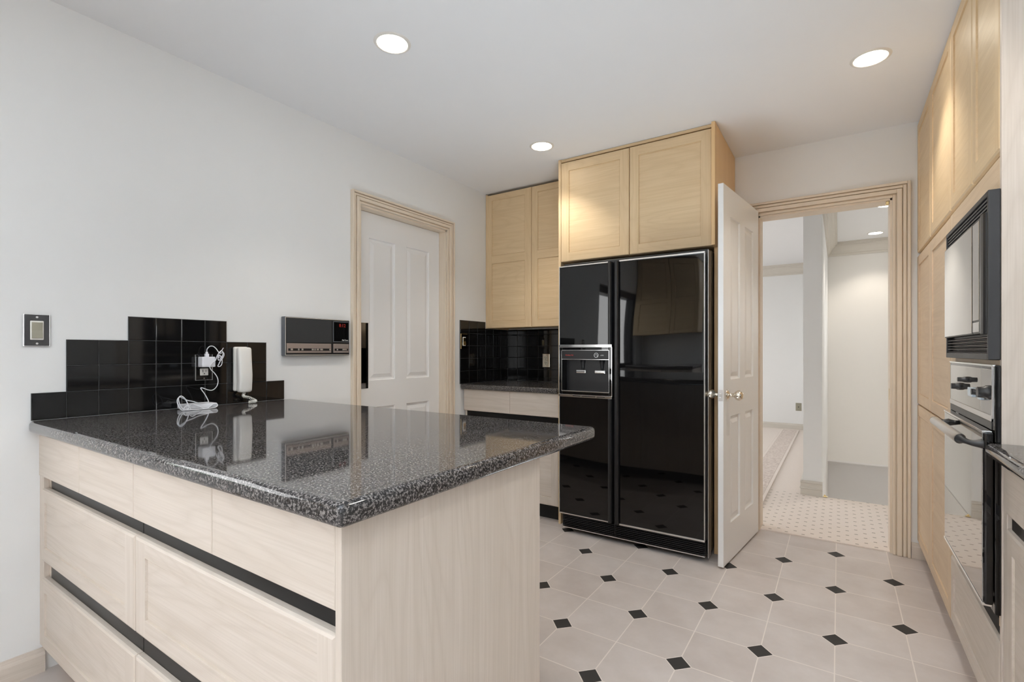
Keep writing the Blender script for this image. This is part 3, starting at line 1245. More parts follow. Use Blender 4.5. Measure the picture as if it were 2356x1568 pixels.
# dispenser
ds = bmesh.new()
X0, X1 = LX0 + 0.002, LX1 - 0.002
fr = 0.020
box(ds, X0, X0 + fr, YR - 0.004, YR + 0.055, FZ0, FZ1, 0.003)
box(ds, X1 - fr, X1, YR - 0.004, YR + 0.055, FZ0, FZ1, 0.003)
box(ds, X0 + fr, X1 - fr, YR - 0.004, YR + 0.055, FZ0, FZ0 + 0.024, 0.003)
box(ds, X0 + fr, X1 - fr, YR - 0.004, YR + 0.055, FZ1 - 0.024, FZ1, 0.003)
box(ds, X0 + fr, X1 - fr, YR + 0.150, YR + 0.16, FZ0, FZ1, 0.0, 1)
box(ds, X0 + fr - 0.006, X0 + fr, YR + 0.05, YR + 0.15, FZ0, FZ1, 0.0)
box(ds, X1 - fr, X1 - fr + 0.006, YR + 0.05, YR + 0.15, FZ0, FZ1, 0.0)
box(ds, X0 + fr, X1 - fr, YR + 0.004, YR + 0.15, FZ0 + 0.02, FZ0 + 0.026, 0.0)
disp = part('dispenser', ds, [M_BLACK, flat('recess_black', srgb(20, 20, 22), 0.22, spec=0.3)], t)
ZP0, ZP1 = 1.100, 1.147
bm = bmesh.new()
box(bm, X0 + fr, X1 - fr, YR + 0.001, YR + 0.15, ZP0, FZ1 - 0.020, 0.002)
part('control_strip', bm, M_BLACKM, disp)
bm = bmesh.new()
def fl_(x0, x1, z0, z1, d0=-0.0085, d1=0.004):
    box(bm, x0, x1, YR + d0, YR + d1, z0, z1, 0.001)
# outer frame
fl_(X0, X1, FZ1 - 0.005, FZ1 + 0.012, -0.012)
fl_(X0, X1, FZ0 - 0.012, FZ0 + 0.004, -0.012)
fl_(X0 - 0.002, X0 + 0.004, FZ0, FZ1)
fl_(X1 - 0.004, X1 + 0.001, FZ0, FZ1)
# inner frame
ix0, ix1, iz0, iz1 = X0 + fr, X1 - fr, FZ0 + 0.024, FZ1 - 0.024
for q in ((ix0, ix1, iz1 - 0.001, iz1 + 0.003), (ix0, ix1, iz0 - 0.002, iz0 + 0.004), (ix0 - 0.003, ix0, iz0, iz1), (ix1, ix1 + 0.003, iz0, iz1), (ix0, ix1, ZP0 - 0.002, ZP0 + 0.002)):
    fl_(*q)
part('dispenser_trim', bm, M_CHROME, disp, 'chrome dispenser frame')
bm = bmesh.new()
for a, b in ((1.00, 1.055), (1.062, 1.155), (1.162, 1.215)):
    box(bm, a, b, YR - 0.0128, YR - 0.011, FZ0 - 0.0065, FZ0 - 0.0015, 0.0005)
part('vent_slots', bm, M_BLACKD, disp)
for xc in (1.035, 1.165):
    bm = bmesh.new()
    lathe(bm, [(0.008, 0.0), (0.013, 0.035), (0.020, 0.068)], 'z', (xc + 0.004, YR + 0.060, 1.034), 16)
    box(bm, xc - 0.036, xc + 0.036, YR + 0.030, YR + 0.075, 1.012, 1.034, 0.007, 1)
    part('dispenser_lever', bm, [M_BLACKM, M_CHROME], disp)
bm = text_bm('Kitchen Aid', 0.0115, 0.0004)
bmesh.ops.transform(bm, matrix=Matrix.Translation((0.972, YR - 0.0005, 1.1265)) @ Matrix.Rotation(PI / 2, 4, 'X'), verts=list(bm.verts))
part('lettering', bm, M_RED, disp, 'small red lettering')
bm = bmesh.new()
ring = [(1.155 + 0.0135 * math.cos(a), YR - 0.001, 1.1265 + 0.0135 * math.sin(a)) for a in [2 * PI * k / 32 for k in range(33)]]
tube(bm, ring, 0.0016, 6)
arc = [(1.155 + 0.006 * math.cos(a), YR - 0.001, 1.1255 + 0.006 * math.sin(a)) for a in [PI * (-0.15 + 1.2 * k / 12) for k in range(13)]]
tube(bm, arc, 0.0011, 6)
box(bm, 1.160, 1.1625, YR - 0.0015, YR + 0.0, 1.117, 1.127, 0)
b2 = text_bm('.LITRE', 0.0085, 0.0004)
bmesh.ops.transform(b2, matrix=Matrix.Translation((1.193, YR - 0.0005, 1.1255)) @ Matrix.Rotation(PI / 2, 4, 'X'), verts=list(b2.verts))
merge(bm, b2)
part('dial_mark', bm, M_WHITEINK, disp, 'white ring mark and lettering')
# toe grille
bm = bmesh.new()
box(bm, FRX0 + 0.012, RX1 - 0.002, YR + 0.022, YR + 0.03, 0.034, 0.110, 0.001)
for k in range(7):
    z = 0.040 + k * 0.0105
    extrude_profile(bm, [(YR + 0.022, z), (YR + 0.010, z + 0.002), (YR + 0.010, z + 0.005), (YR + 0.022, z + 0.008)], 'x', FRX0 + 0.02, 1.262)
    extrude_profile(bm, [(YR + 0.022, z), (YR + 0.010, z + 0.002), (YR + 0.010, z + 0.005), (YR + 0.022, z + 0.008)], 'x', 1.272, RX1 - 0.004)
gr = part('toe_grille', bm, M_BLACKM, t)
bm = bmesh.new()
box(bm, FRX0 + 0.022, RX1 - 0.002, YR + 0.006, YR + 0.024, 0.030, 0.036, 0.001)
part('grille_trim', bm, M_BRUSH, gr, 'pale strip along the grille bottom')

# ------------------------------------------------------------------ pantry and oven tower
R90 = -PI / 2


def side_front(name, t, y_far, y_near, z0, z1, tint, panels=True, st=0.052, rail=0.056, c=0.006, label=None):
    w, h = y_far - y_near, z1 - z0
    pn = [(st, w - st, rail, h - rail)] if panels else []
    return cab_front(name, t, w, h, (XF, y_far, z0), R90, tint, pn, 0.02, c, label)


ZU0 = 1.694
YP = 2.548                                   # pantry / oven seam
YO0, YO1 = 1.822, YP
t = thing('pantry_cabinet', 'tall oak pantry cabinet with six doors between doorway and wall oven', 'cabinet', (3.05, 3.03, 0))
bm = bmesh.new()
box(bm, XF + 0.021, XR - 0.002, YB - 0.02, YB - 0.002, 0.10, 2.424, 0, 0)
box(bm, XF + 0.021, XR - 0.002, YP + 0.001, YP + 0.018, 0.10, 2.424, 0, 0)
for z in (0.10, 0.852, 1.680, 2.406):
    box(bm, XF + 0.021, XR - 0.002, YP + 0.018, YB - 0.02, z, z + 0.018, 0, 1)
box(bm, XR - 0.012, XR - 0.002, YP + 0.018, YB - 0.02, 0.118, 2.406, 0, 0)
part('carcass', bm, [wood('mid', 'z'), wood('mid', 'y')], t)
bm = bmesh.new()
box(bm, XF + 0.075, XF + 0.09, YP + 0.001, YB - 0.002, 0.0, 0.10)
part('toe_kick', bm, wood('washed', 'y'), t)
SEAM = 3.063
for a, b in ((YB - 0.004, SEAM + 0.0015), (SEAM - 0.0015, YP + 0.002)):
    side_front('door', t, a, b, ZU0, 2.408, 'honey', c=0.010)
    side_front('door', t, a, b, 0.862, 1.676, 'mid')
    side_front('door', t, a, b, 0.102, 0.856, 'mid')

t = thing('oven_cabinet', 'tall oak oven cabinet holding the microwave and the wall oven', 'cabinet', (3.05, 2.18, 0))
bm = bmesh.new()
box(bm, XF, XR - 0.002, YO0, YO0 + 0.018, 0.0, 2.424, 0.001, 0)
part('side_panel', bm, wood('washed', 'z'), t, 'broad pale oak side panel')
bm = bmesh.new()
box(bm, XF + 0.021, XR - 0.002, YP - 0.018, YP - 0.001, 0.10, 2.424, 0, 0)
for z in (0.10, 0.366, 1.118, 1.66, 2.406):
    box(bm, XF + 0.021, XR - 0.002, YO0 + 0.018, YP - 0.018, z, z + 0.016, 0, 1)
box(bm, XR - 0.012, XR - 0.002, YO0 + 0.018, YP - 0.018, 0.118, 2.406, 0, 0)
part('carcass', bm, [wood('mid', 'z'), wood('mid', 'y')], t)
bm = bmesh.new()
for q in ((YP - 0.06, YP - 0.002, 0.405, 1.676, 0), (YO0 + 0.018, YO0 + 0.026, 0.405, 1.676, 0), (YO0 + 0.026, YP - 0.06, 1.588, 1.676, 1),
          (YO0 + 0.026, YP - 0.06, 1.112, 1.126, 1)):
    box(bm, XF, XF + 0.02, q[0], q[1], q[2], q[3], 0.001, q[4])
part('face_frame', bm, [wood('mid', 'z'), wood('mid', 'y')], t)
bm = bmesh.new()
box(bm, XF + 0.010, XF + 0.02, YO0 + 0.018, YP - 0.03, 0.362, 0.405, 0.001)
part('finger_channel', bm, M_BLACKD, t, 'black recessed finger pull channel')
bm = bmesh.new()
box(bm, XF + 0.075, XF + 0.09, YO0 + 0.018, YP - 0.001, 0.0, 0.10)
part('toe_kick', bm, wood('washed', 'y'), t)
UM = 2.178
for a, b in ((YP - 0.002, UM + 0.0015), (UM - 0.0015, YO0 + 0.019)):
    side_front('door', t, a, b, ZU0, 2.408, 'honey', c=0.010)
side_front('drawer_front', t, YP - 0.002, YO0 + 0.019, 0.102, 0.362, 'washed', c=0.010)

# microwave
XM = 2.731
MY0, MY1, MZ0, MZ1 = 1.826, 2.452, 1.127, 1.588
t = thing('microwave', 'black built-in microwave with mirrored door above the wall oven', 'microwave', (3.0, 2.14, MZ0))
bm = bmesh.new()
box(bm, XF + 0.021, XR - 0.2, MY0 + 0.03, MY1 - 0.06, MZ0 + 0.02, MZ1 - 0.04, 0.002)
part('body', bm, M_BLACKM, t)
bm = bmesh.new()
box(bm, XM, XF - 0.0005, MY0, MY0 + 0.012, MZ0, MZ1, 0.002)
box(bm, XM, XF - 0.0005, MY1 - 0.012, MY1, MZ0, MZ1, 0.002)
box(bm, XM, XF - 0.0005, MY0 + 0.012, MY1 - 0.012, MZ1 - 0.014, MZ1, 0.002)
box(bm, XM, XF - 0.0005, MY0 + 0.012, MY1 - 0.012, MZ0, MZ0 + 0.018, 0.002)
box(bm, XF - 0.010, XF - 0.0005, MY0 + 0.012, MY1 - 0.012, MZ0 + 0.018, MZ1 - 0.014)
fr_ = part('trim_frame', bm, M_SLATE if False else flat('graphite_trim', srgb(44, 44, 46), 0.42), t, 'graphite trim frame')
for z0, z1, n in ((1.532, 1.574, 4), (MZ0 + 0.018, 1.196, 5)):
    bm = bmesh.new()
    for k in range(n):
        za = z0 + (z1 - z0) * k / n
        hh = (z1 - z0) / n
        extrude_profile(bm, [(XF - 0.012, za), (XM + 0.004, za + hh * 0.1), (XM + 0.002, za + hh * 0.38), (XF - 0.012, za + hh * 0.72)], 'y', MY0 + 0.012, MY1 - 0.012)
    part('vent_louvers', bm, M_BLACKM, t)
GZ0, GZ1 = 1.200, 1.528
bm = bmesh.new()
box(bm, XM - 0.004, XF - 0.01, 1.986, MY1 - 0.004, GZ0, GZ1, 0.002)
o = part('door', bm, M_BLACKM, t)
bm = bmesh.new()
box(bm, XM - 0.0055, XM - 0.004, 1.992, MY1 - 0.010, GZ0 + 0.004, GZ1 - 0.004, 0.0006)
part('mirror_glass', bm, M_MIRROR, o, 'mirrored door glass')
bm = bmesh.new()
box(bm, XM - 0.004, XF - 0.01, 1.888, 1.982, GZ0, GZ1, 0.002)
o = part('control_panel', bm, M_BLACKM, t)
bm = bmesh.new()
box(bm, XM - 0.0055, XM - 0.004, 1.902, 1.978, GZ0 + 0.04, GZ1 - 0.006, 0.0006)
part('mirror_glass', bm, M_MIRROR, o, 'mirrored control glass')
bm = bmesh.new()
box(bm, XM - 0.0055, XM - 0.004, 1.902, 1.978, GZ0 + 0.006, GZ0 + 0.034, 0.0006)
part('release_button', bm, M_CHROME, o, 'silver door release button')
bm = bmesh.new()
extrude_profile(bm, [(XF - 0.01, 1.839), (XM - 0.002, 1.840), (XM - 0.006, 1.848), (XM - 0.007, 1.866), (XM - 0.005, 1.886), (XM - 0.002, 1.896), (XF - 0.01, 1.897)], 'z', GZ0 - 0.002, GZ1 + 0.002)
part('door_handle', bm, M_BLACKM, t, 'black vertical grip')

# wall oven
XO = 2.744
t = thing('wall_oven', 'black built-in wall oven with mirrored door and silver bar handle', 'oven', (3.0, 2.14, 0.41))
OY0, OY1 = 1.824, 2.46
bm = bmesh.new()
box(bm, XF + 0.021, XR - 0.15, OY0 + 0.03, OY1 - 0.05, 0.45, 1.09, 0.002)
part('body', bm, M_BLACKM, t)
bm = bmesh.new()
box(bm, XO, XF - 0.0005, OY0, OY0 + 0.022, 0.440, 1.112, 0.002)
box(bm, XO, XF - 0.0005, OY1 - 0.016, OY1, 0.440, 1.112, 0.002)
box(bm, XO, XF - 0.0005, OY0 + 0.022, OY1 - 0.016, 1.098, 1.112, 0.002)
box(bm, XO, XF - 0.0005, OY0 + 0.022, OY1 - 0.016, 0.440, 0.458, 0.002)
box(bm, XF - 0.006, XF - 0.0005, OY0 + 0.022, OY1 - 0.016, 0.458, 1.098)
part('frame', bm, M_BLACK, t)
bm = bmesh.new()
box(bm, XO - 0.003, XO + 0.004, OY0 + 0.010, OY1 - 0.004, 1.108, 1.1135, 0.001)
box(bm, XO - 0.003, XO + 0.004, OY0 + 0.018, OY0 + 0.022, 0.965, 1.108, 0.001)
part('edge_trim', bm, M_CHROME, t, 'thin chrome edge trim')
bm = bmesh.new()
box(bm, XO - 0.001, XF - 0.006, OY0 + 0.024, OY1 - 0.020, 0.972, 1.100, 0.001)
cp = part('control_panel', bm, M_MIRRORD, t, 'mirrored control panel')
bm = bmesh.new()
box(bm, XO - 0.004, XO - 0.001, OY0 + 0.024, OY1 - 0.020, 0.958, 0.974, 0.001)
part('panel_sill', bm, M_BRUSH, t, 'grey sloped strip below the control panel')
bm = bmesh.new()
box(bm, XO - 0.002, XF - 0.006, OY0 + 0.024, OY1 - 0.018, 0.934, 0.957, 0.002)
part('door_vent', bm, M_BLACKM, t)
for y, z, r, L in ((1.872, 1.036, 0.020, 0.026), (1.985, 1.030, 0.012, 0.020), (2.27, 1.030, 0.013, 0.024), (2.16, 1.058, 0.010, 0.024)):
    bm = bmesh.new()
    lathe(bm, [(r, 0.0), (r * 0.96, -0.3 * L), (r * 0.78, -0.5 * L), (r * 0.74, -L)], 'x', (XO - 0.001, y, z), 20)
    part('knob', bm, M_BLACKM, cp)
for y0, y1 in ((1.925, 1.958), (2.03, 2.09)):
    bm = bmesh.new()
    box(bm, XO - 0.012, XO - 0.001, y0, y1, 1.010, 1.038, 0.002)
    part('display', bm, flat('pale_blue_display', srgb(200, 214, 226), 0.25), cp, 'pale blue and white display block')
XD = 2.722
dz0, dz1 = 0.462, 0.934
dr = bmesh.new()
box(dr, XD, XO - 0.0015, OY0 + 0.001, 2.412, dz0, dz1 - 0.002, 0.006)
od = part('oven_door', dr, M_BLACK, t)
bm = bmesh.new()
box(bm, XD - 0.0015, XD + 0.002, OY0 + 0.012, 2.406, dz0 + 0.006, dz1 - 0.008, 0.0006)
part('mirror_glass', bm, M_MIRRORD, od, 'full-width mirrored door glass')
for z0, z1 in ((dz1 - 0.006, dz1), (dz0 - 0.004, dz0 + 0.004)):
    bm = bmesh.new()
    box(bm, XD - 0.003, XO - 0.004, OY0 + 0.005, 2.412, z0, z1, 0.001)
    part('door_trim', bm, M_CHROME, od, 'chrome door edge trim')
XH, ZH = 2.680, 0.903
hd = bmesh.new()
lathe(hd, [(0.0125, 1.862), (0.0145, 1.866), (0.0145, 2.300), (0.0125, 2.304)], 'y', (XH, 0, ZH), 24)
hb = part('door_handle', hd, M_BRUSH, od, 'silver bar handle')
for y0, y1 in ((1.862, 1.838), (2.304, 2.330)):
    bm = bmesh.new()
    pth = smooth_path([(XH, y0, ZH), (XH + 0.006, y0 + (y1 - y0) * 0.6, ZH - 0.002), (XH + 0.022, y1, ZH - 0.006), (XD + 0.001, y1, ZH - 0.006)], 5)
    rs = [0.0145 - 0.007 * math.sin(PI * min(1, k / (len(pth) - 1))) for k in range(len(pth))]
    tube(bm, pth, rs, 14)
    part('handle_bracket', bm, M_BLACKM, hb, 'black curved bracket')

# ------------------------------------------------------------------ base unit and worktop beyond the oven tower
t = thing('base_cabinet', 'whitewashed oak base cabinet next to the wall oven tower', 'cabinet', (3.05, 1.2, 0))
bm = bmesh.new()
YN0, YN1 = 0.62, 1.818
box(bm, XF + 0.021, XR - 0.002, YN1 - 0.03, YN1, 0.10, 0.862, 0, 0)
box(bm, XF + 0.021, XR - 0.002, YN0, YN0 + 0.018, 0.10, 0.862, 0, 0)
box(bm, XF + 0.021, XR - 0.002, YN0 + 0.018, YN1 - 0.03, 0.10, 0.116, 0, 1)
box(bm, XF + 0.045, XF + 0.06, YN0 + 0.018, YN1 - 0.03, 0.116, 0.862, 0, 1)
box(bm, XF + 0.003, XF + 0.021, YN1 - 0.03, YN1, 0.10, 0.862, 0.001, 0)
box(bm, XF + 0.075, XF + 0.09, YN0, YN1, 0, 0.10, 0, 1)
part('carcass', bm, [wood('washed', 'z'), wood('washed', 'y')], t)
bm = bmesh.new()
box(bm, XF + 0.008, XF + 0.03, YN0 + 0.018, YN1 - 0.05, 0.690, 0.726, 0.002)
part('finger_channel', bm, M_CHAN, t, 'black recessed finger pull channel')
for a, b in ((1.786, 1.212), (1.208, 0.622)):
    bm = bmesh.new()
    board(bm, a - b, 0.134, 0.02, (), SHAKER, 0.003)
    local_part('drawer_front', bm, [wood('washed', 'z'), wood('washed', 'x')], t, (XF, a, 0.728), R90)
    side_front('door', t, a, b, 0.105, 0.690, 'washed', c=0.010, st=0.055)
counter('oven_side_countertop', 'granite worktop end meeting the oven tower side panel',
        [(2.722, 0.60), (XR - 0.001, 0.60), (XR - 0.001, 1.8205), (2.722, 1.8205)], 0.866, 0.9045, 0.016)


# ------------------------------------------------------------------ things on the long wall
RL = PI / 2          # local -y looks toward +x


def paddle(bm, w, h):
    box(bm, -w / 2, w / 2, -0.009, -0.004, -h / 2, h / 2, 0.002, 0)
    extrude_profile(bm, [(-0.0085, -h * 0.42), (-0.0145, -h * 0.40), (-0.0105, 0.0), (-0.0115, h * 0.42), (-0.0085, h * 0.42)], 'x', -w * 0.40, w * 0.40, 1)


t = wall_plate('light_switch', 'light switch with black chrome plate on the white wall by the tile steps', 'light switch', (0, 0.5275, 1.225), RL, 0.071, 0.114, M_DCHROME, None)
bm = bmesh.new()
paddle(bm, 0.036, 0.068)
add(t, 'rocker', bm, [M_PLASTIC, M_GREYP], 'white and taupe rocker')
for s in (1, -1):
    bm = bmesh.new()
    lathe(bm, [(0.0036, -0.0075), (0.0036, -0.0055)], 'y', (0, 0, s * 0.047), 14)
    add(t, 'screw', bm, M_CHROME)
bm = bmesh.new()
for q in ((-0.0355, -0.0335, -0.057, 0.057), (0.0335, 0.0355, -0.057, 0.057), (-0.0335, 0.0335, 0.055, 0.057), (-0.0335, 0.0335, -0.057, -0.055)):
    box(bm, q[0], q[1], -0.0066, -0.001, q[2], q[3], 0.0006)
add(t, 'plate_rim', bm, M_CHROME, 'bright bevelled rim')

t = wall_plate('wall_outlet', 'outlet with dark plate holding the white charger above the peninsula', 'outlet', (0.008, 1.080, 1.078), RL, 0.072, 0.116, M_DCHROME, None)
bm = bmesh.new()
receptacle(bm, 0.020)
receptacle(bm, -0.020)
add(t, 'receptacle', bm, [M_PLASTIC, M_BLACKM], 'white sockets')
bm = bmesh.new()
for q in ((-0.036, -0.034, -0.058, 0.058), (0.034, 0.036, -0.058, 0.058), (-0.034, 0.034, -0.058, -0.056)):
    box(bm, q[0], q[1], -0.0068, -0.001, q[2], q[3], 0.0006)
add(t, 'plate_rim', bm, M_CHROME, 'bright bevelled rim')
bm = bmesh.new()
lathe(bm, [(0.0034, -0.0075), (0.0034, -0.0055)], 'y', (0, 0, -0.049), 14)
add(t, 'screw', bm, M_CHROME)


def cmap(px, py, x):
    """a point above the worktop: (px,py) measured on the wall grid, pushed out to depth x"""
    return (x, px, py)


# charger with its bundled cord
t = thing('phone_charger', 'white plug-in charger with bundled white cord on the black tiles', 'charger', (0.017, 1.08, 1.10))
bm = bmesh.new()
box(bm, 0.018, 0.060, 1.052, 1.108, 1.080, 1.126, 0.004)
part('adapter_body', bm, M_PLASTICB, t)
bm = bmesh.new()
box(bm, 0.036, 0.050, 1.0705, 1.0855, 1.126, 1.140, 0.002)
box(bm, 0.039, 0.047, 1.0735, 1.0825, 1.140, 1.148, 0.002)
part('plug', bm, M_PLASTICB, t)
bm = bmesh.new()
cord = [(0.043, 1.078, 1.147), (0.044, 1.079, 1.160), (0.047, 1.088, 1.172), (0.052, 1.100, 1.173), (0.058, 1.110, 1.163), (0.062, 1.117, 1.150),
        (0.066, 1.124, 1.140), (0.070, 1.134, 1.146), (0.072, 1.138, 1.136), (0.073, 1.132, 1.120), (0.073, 1.122, 1.108), (0.072, 1.116, 1.094),
        (0.071, 1.112, 1.084), (0.071, 1.120, 1.082), (0.072, 1.128, 1.092), (0.073, 1.129, 1.110), (0.073, 1.124, 1.126), (0.073, 1.116, 1.134),
        (0.073, 1.111, 1.122), (0.073, 1.115, 1.110), (0.074, 1.126, 1.122), (0.074, 1.133, 1.140), (0.073, 1.128, 1.153), (0.072, 1.118, 1.146),
        (0.071, 1.108, 1.128), (0.070, 1.102, 1.110), (0.070, 1.092, 1.103), (0.070, 1.083, 1.092), (0.069, 1.079, 1.080), (0.067, 1.087, 1.066),
        (0.064, 1.101, 1.052), (0.062, 1.113, 1.034), (0.062, 1.117, 1.016), (0.063, 1.113, 0.998), (0.066, 1.102, 0.984), (0.068, 1.088, 0.977),
        (0.070, 1.070, 0.980), (0.072, 1.052, 0.988), (0.074, 1.040, 0.991), (0.076, 1.041, 0.984), (0.078, 1.052, 0.966), (0.080, 1.062, 0.945),
        (0.082, 1.067, 0.930), (0.083, 1.062, 0.927)]
tube(bm, smooth_path(cord, 6), 0.0019, 7)
part('cord', bm, M_PLASTICB, t)
bm = bmesh.new()
tube(bm, smooth_path([(0.074, 1.118, 1.141), (0.076, 1.123, 1.150), (0.079, 1.127, 1.158), (0.081, 1.131, 1.166)], 4), 0.0016, 6)
tube(bm, [(0.0755, 1.121 + 0.010 * math.cos(a), 1.1245 + 0.004 * math.sin(a)) for a in [2 * PI * k / 14 for k in range(15)]], 0.0014, 6)
part('cable_tie', bm, M_PLASTICB, t)

t = thing('network_box', 'flat white box with coiled cable lying on the granite by the black tiles', 'router', (0.08, 1.02, ZC))
bm = bmesh.new()
box(bm, 0.036, 0.118, 0.962, 1.088, ZC + 0.002, ZC + 0.022, 0.004)
box(bm, 0.050, 0.104, 0.976, 1.074, ZC + 0.0, ZC + 0.003, 0.001)
part('case', bm, M_PLASTICB, t)
bm = bmesh.new()
zb = ZC + 0.0024
loopc = [(0.10, 1.060, zb + 0.022), (0.112, 1.045, zb + 0.021), (0.122, 1.010, zb + 0.025), (0.124, 0.985, zb + 0.034), (0.124, 0.965, zb + 0.040),
         (0.126, 0.948, zb + 0.050), (0.128, 0.934, zb + 0.056), (0.130, 0.925, zb + 0.044), (0.131, 0.928, zb + 0.022), (0.132, 0.938, zb + 0.004),
         (0.133, 0.952, zb), (0.132, 0.966, zb + 0.008), (0.131, 0.962, zb + 0.030), (0.130, 0.950, zb + 0.052), (0.129, 0.938, zb + 0.060),
         (0.129, 0.930, zb + 0.050), (0.131, 0.934, zb + 0.026), (0.133, 0.948, zb + 0.003), (0.135, 0.972, zb), (0.134, 0.966, zb + 0.014),
         (0.132, 0.955, zb + 0.016), (0.134, 0.950, zb + 0.004), (0.138, 0.985, zb), (0.141, 1.020, zb), (0.140, 1.050, zb), (0.134, 1.072, zb + 0.002),
         (0.128, 1.083, zb + 0.008), (0.124, 1.080, zb + 0.016), (0.122, 1.066, zb + 0.014), (0.124, 1.052, zb + 0.004), (0.130, 1.030, zb),
         (0.128, 1.005, zb + 0.012), (0.122, 0.985, zb + 0.024), (0.116, 0.975, zb + 0.014)]
tube(bm, smooth_path(loopc, 6), 0.0021, 7)
part('cable', bm, M_PLASTICB, t)

# handset phone on the tiles
t = thing('wall_phone', 'white wall-mounted handset phone on the black tiles above the peninsula', 'telephone', (0.008, 1.235, 0.955))
bm = bmesh.new()
box(bm, 0.009, 0.030, 1.206, 1.272, 0.962, 1.172, 0.008, seg=3)
part('base', bm, M_PLASTIC, t)


def handset_bm():
    """curved handset body: cross-sections stacked along z, bowed toward the room at the lower third"""
    bm = bmesh.new()
    n = 20
    rings = []
    zs = [0.957, 0.9585, 0.963, 0.972, 0.985, 1.0, 1.02, 1.04, 1.06, 1.09, 1.12, 1.145, 1.158, 1.164, 1.1675, 1.169]
    for z in zs:
        u = (z - 0.957) / (1.169 - 0.957)
        bow = 0.013 * max(0.0, 1 - abs(u - 0.36) / 0.64) ** 1.2
        x0, x1 = 0.033, 0.060 + bow
        hw = 0.031
        e = min(u, 1 - u)
        k = 1.0 if e > 0.05 else math.sqrt(max(0.0, 1 - ((0.05 - e) / 0.05) ** 2)) * 0.32 + 0.68
        cx, cy = (x0 + x1) / 2, 1.242
        ring = []
        for i in range(n):
            a = 2 * PI * i / n
            ca, sa = math.cos(a), math.sin(a)
            p = 0.42
            xx = math.copysign(abs(ca) ** p, ca) * (x1 - x0) / 2 * k
            yy = math.copysign(abs(sa) ** p, sa) * hw * k
            ring.append(bm.verts.new((cx + xx, cy + yy, z)))
        rings.append(ring)
    for a, b in zip(rings, rings[1:]):
        for i in range(n):
            f = bm.faces.new((a[i], a[(i + 1) % n], b[(i + 1) % n], b[i]))
            f.smooth = True
    bm.faces.new(list(reversed(rings[0])))
    bm.faces.new(rings[-1])
    bmesh.ops.recalc_face_normals(bm, faces=list(bm.faces))
    return bm


hs = part('handset', handset_bm(), M_PLASTIC, t)
bm = bmesh.new()
axis_p = smooth_path([(0.045, 1.245, 0.956), (0.050, 1.236, 0.944), (0.054, 1.240, 0.936), (0.058, 1.256, 0.932), (0.062, 1.274, 0.922), (0.066, 1.286, 0.914),
                      (0.070, 1.282, 0.911), (0.074, 1.266, 0.911), (0.076, 1.248, 0.911)], 24)
hel = []
for i, p in enumerate(axis_p):
    d = (axis_p[min(i + 1, len(axis_p) - 1)] - axis_p[max(i - 1, 0)]).normalized()
    s = d.cross(Vector((1, 0.2, 0.1))).normalized()
    q = d.cross(s)
    a = i * 2 * PI / 8.0
    r = 0.0058
    v = p + (s * math.cos(a) + q * math.sin(a)) * r
    v.z = max(v.z, ZC + 0.0022)
    hel.append(v)
tube(bm, hel, 0.0017, 6)
part('coiled_cord', bm, M_PLASTIC, t)

# intercom radio panel
t = thing('intercom_radio', 'black and silver intercom radio panel on the white wall beside the door casing', 'intercom', (0, 1.656, 1.228))
IY0, IY1, IZ0, IZ1 = 1.455, 1.857, 1.127, 1.330
bm = bmesh.new()
box(bm, 0.0005, 0.032, IY0, IY1, IZ0, IZ1, 0.004)
part('housing', bm, M_SLATE, t)
bm = bmesh.new()
box(bm, 0.030, 0.034, IY0 + 0.004, IY1 - 0.004, IZ0 + 0.004, IZ1 - 0.004, 0.002)
box(bm, 0.033, 0.0355, IY0 + 0.002, IY0 + 0.006, IZ0 + 0.002, IZ1 - 0.002, 0.001, 1)
box(bm, 0.033, 0.0355, IY0 + 0.006, IY1 - 0.002, IZ0 + 0.002, IZ0 + 0.006, 0.001, 1)
box(bm, 0.033, 0.0355, IY0 + 0.006, IY1 - 0.002, IZ1 - 0.006, IZ1 - 0.002, 0.001, 1)
part('bezel', bm, [M_BLACKM, M_BRUSH], t)
bm = bmesh.new()
box(bm, 0.033, 0.0362, IY0 + 0.008, 1.735, 1.196, IZ1 - 0.008, 0.002)
part('speaker_cloth', bm, M_CHAR, t, 'charcoal speaker cloth')
bm = bmesh.new()
box(bm, 0.033, 0.0365, 1.742, IY1 - 0.008, 1.202, IZ1 - 0.010, 0.002, 1)
box(bm, 0.0362, 0.0372, 1.747, IY1 - 0.012, 1.207, IZ1 - 0.015, 0.0006, 0)
dsp = part('clock_window', bm, [M_BLACK, M_SLATE], t)
bm = text_bm('8:12', 0.026, 0.0003)
bmesh.ops.transform(bm, matrix=Matrix.Translation((0.0374, 1.803, 1.296)) @ Matrix.Rotation(PI / 2, 4, 'Z') @ Matrix.Rotation(PI / 2, 4, 'X'), verts=list(bm.verts))
part('clock_digits', bm, M_LED, dsp, 'red clock digits')
bm = text_bm('NuTone', 0.0125, 0.0003, 0.2)
bmesh.ops.transform(bm, matrix=Matrix.Translation((0.0374, 1.821, 1.2135)) @ Matrix.Rotation(PI / 2, 4, 'Z') @ Matrix.Rotation(PI / 2, 4, 'X'), verts=list(bm.verts))
part('lettering', bm, M_WHITEINK, dsp, 'small white lettering')
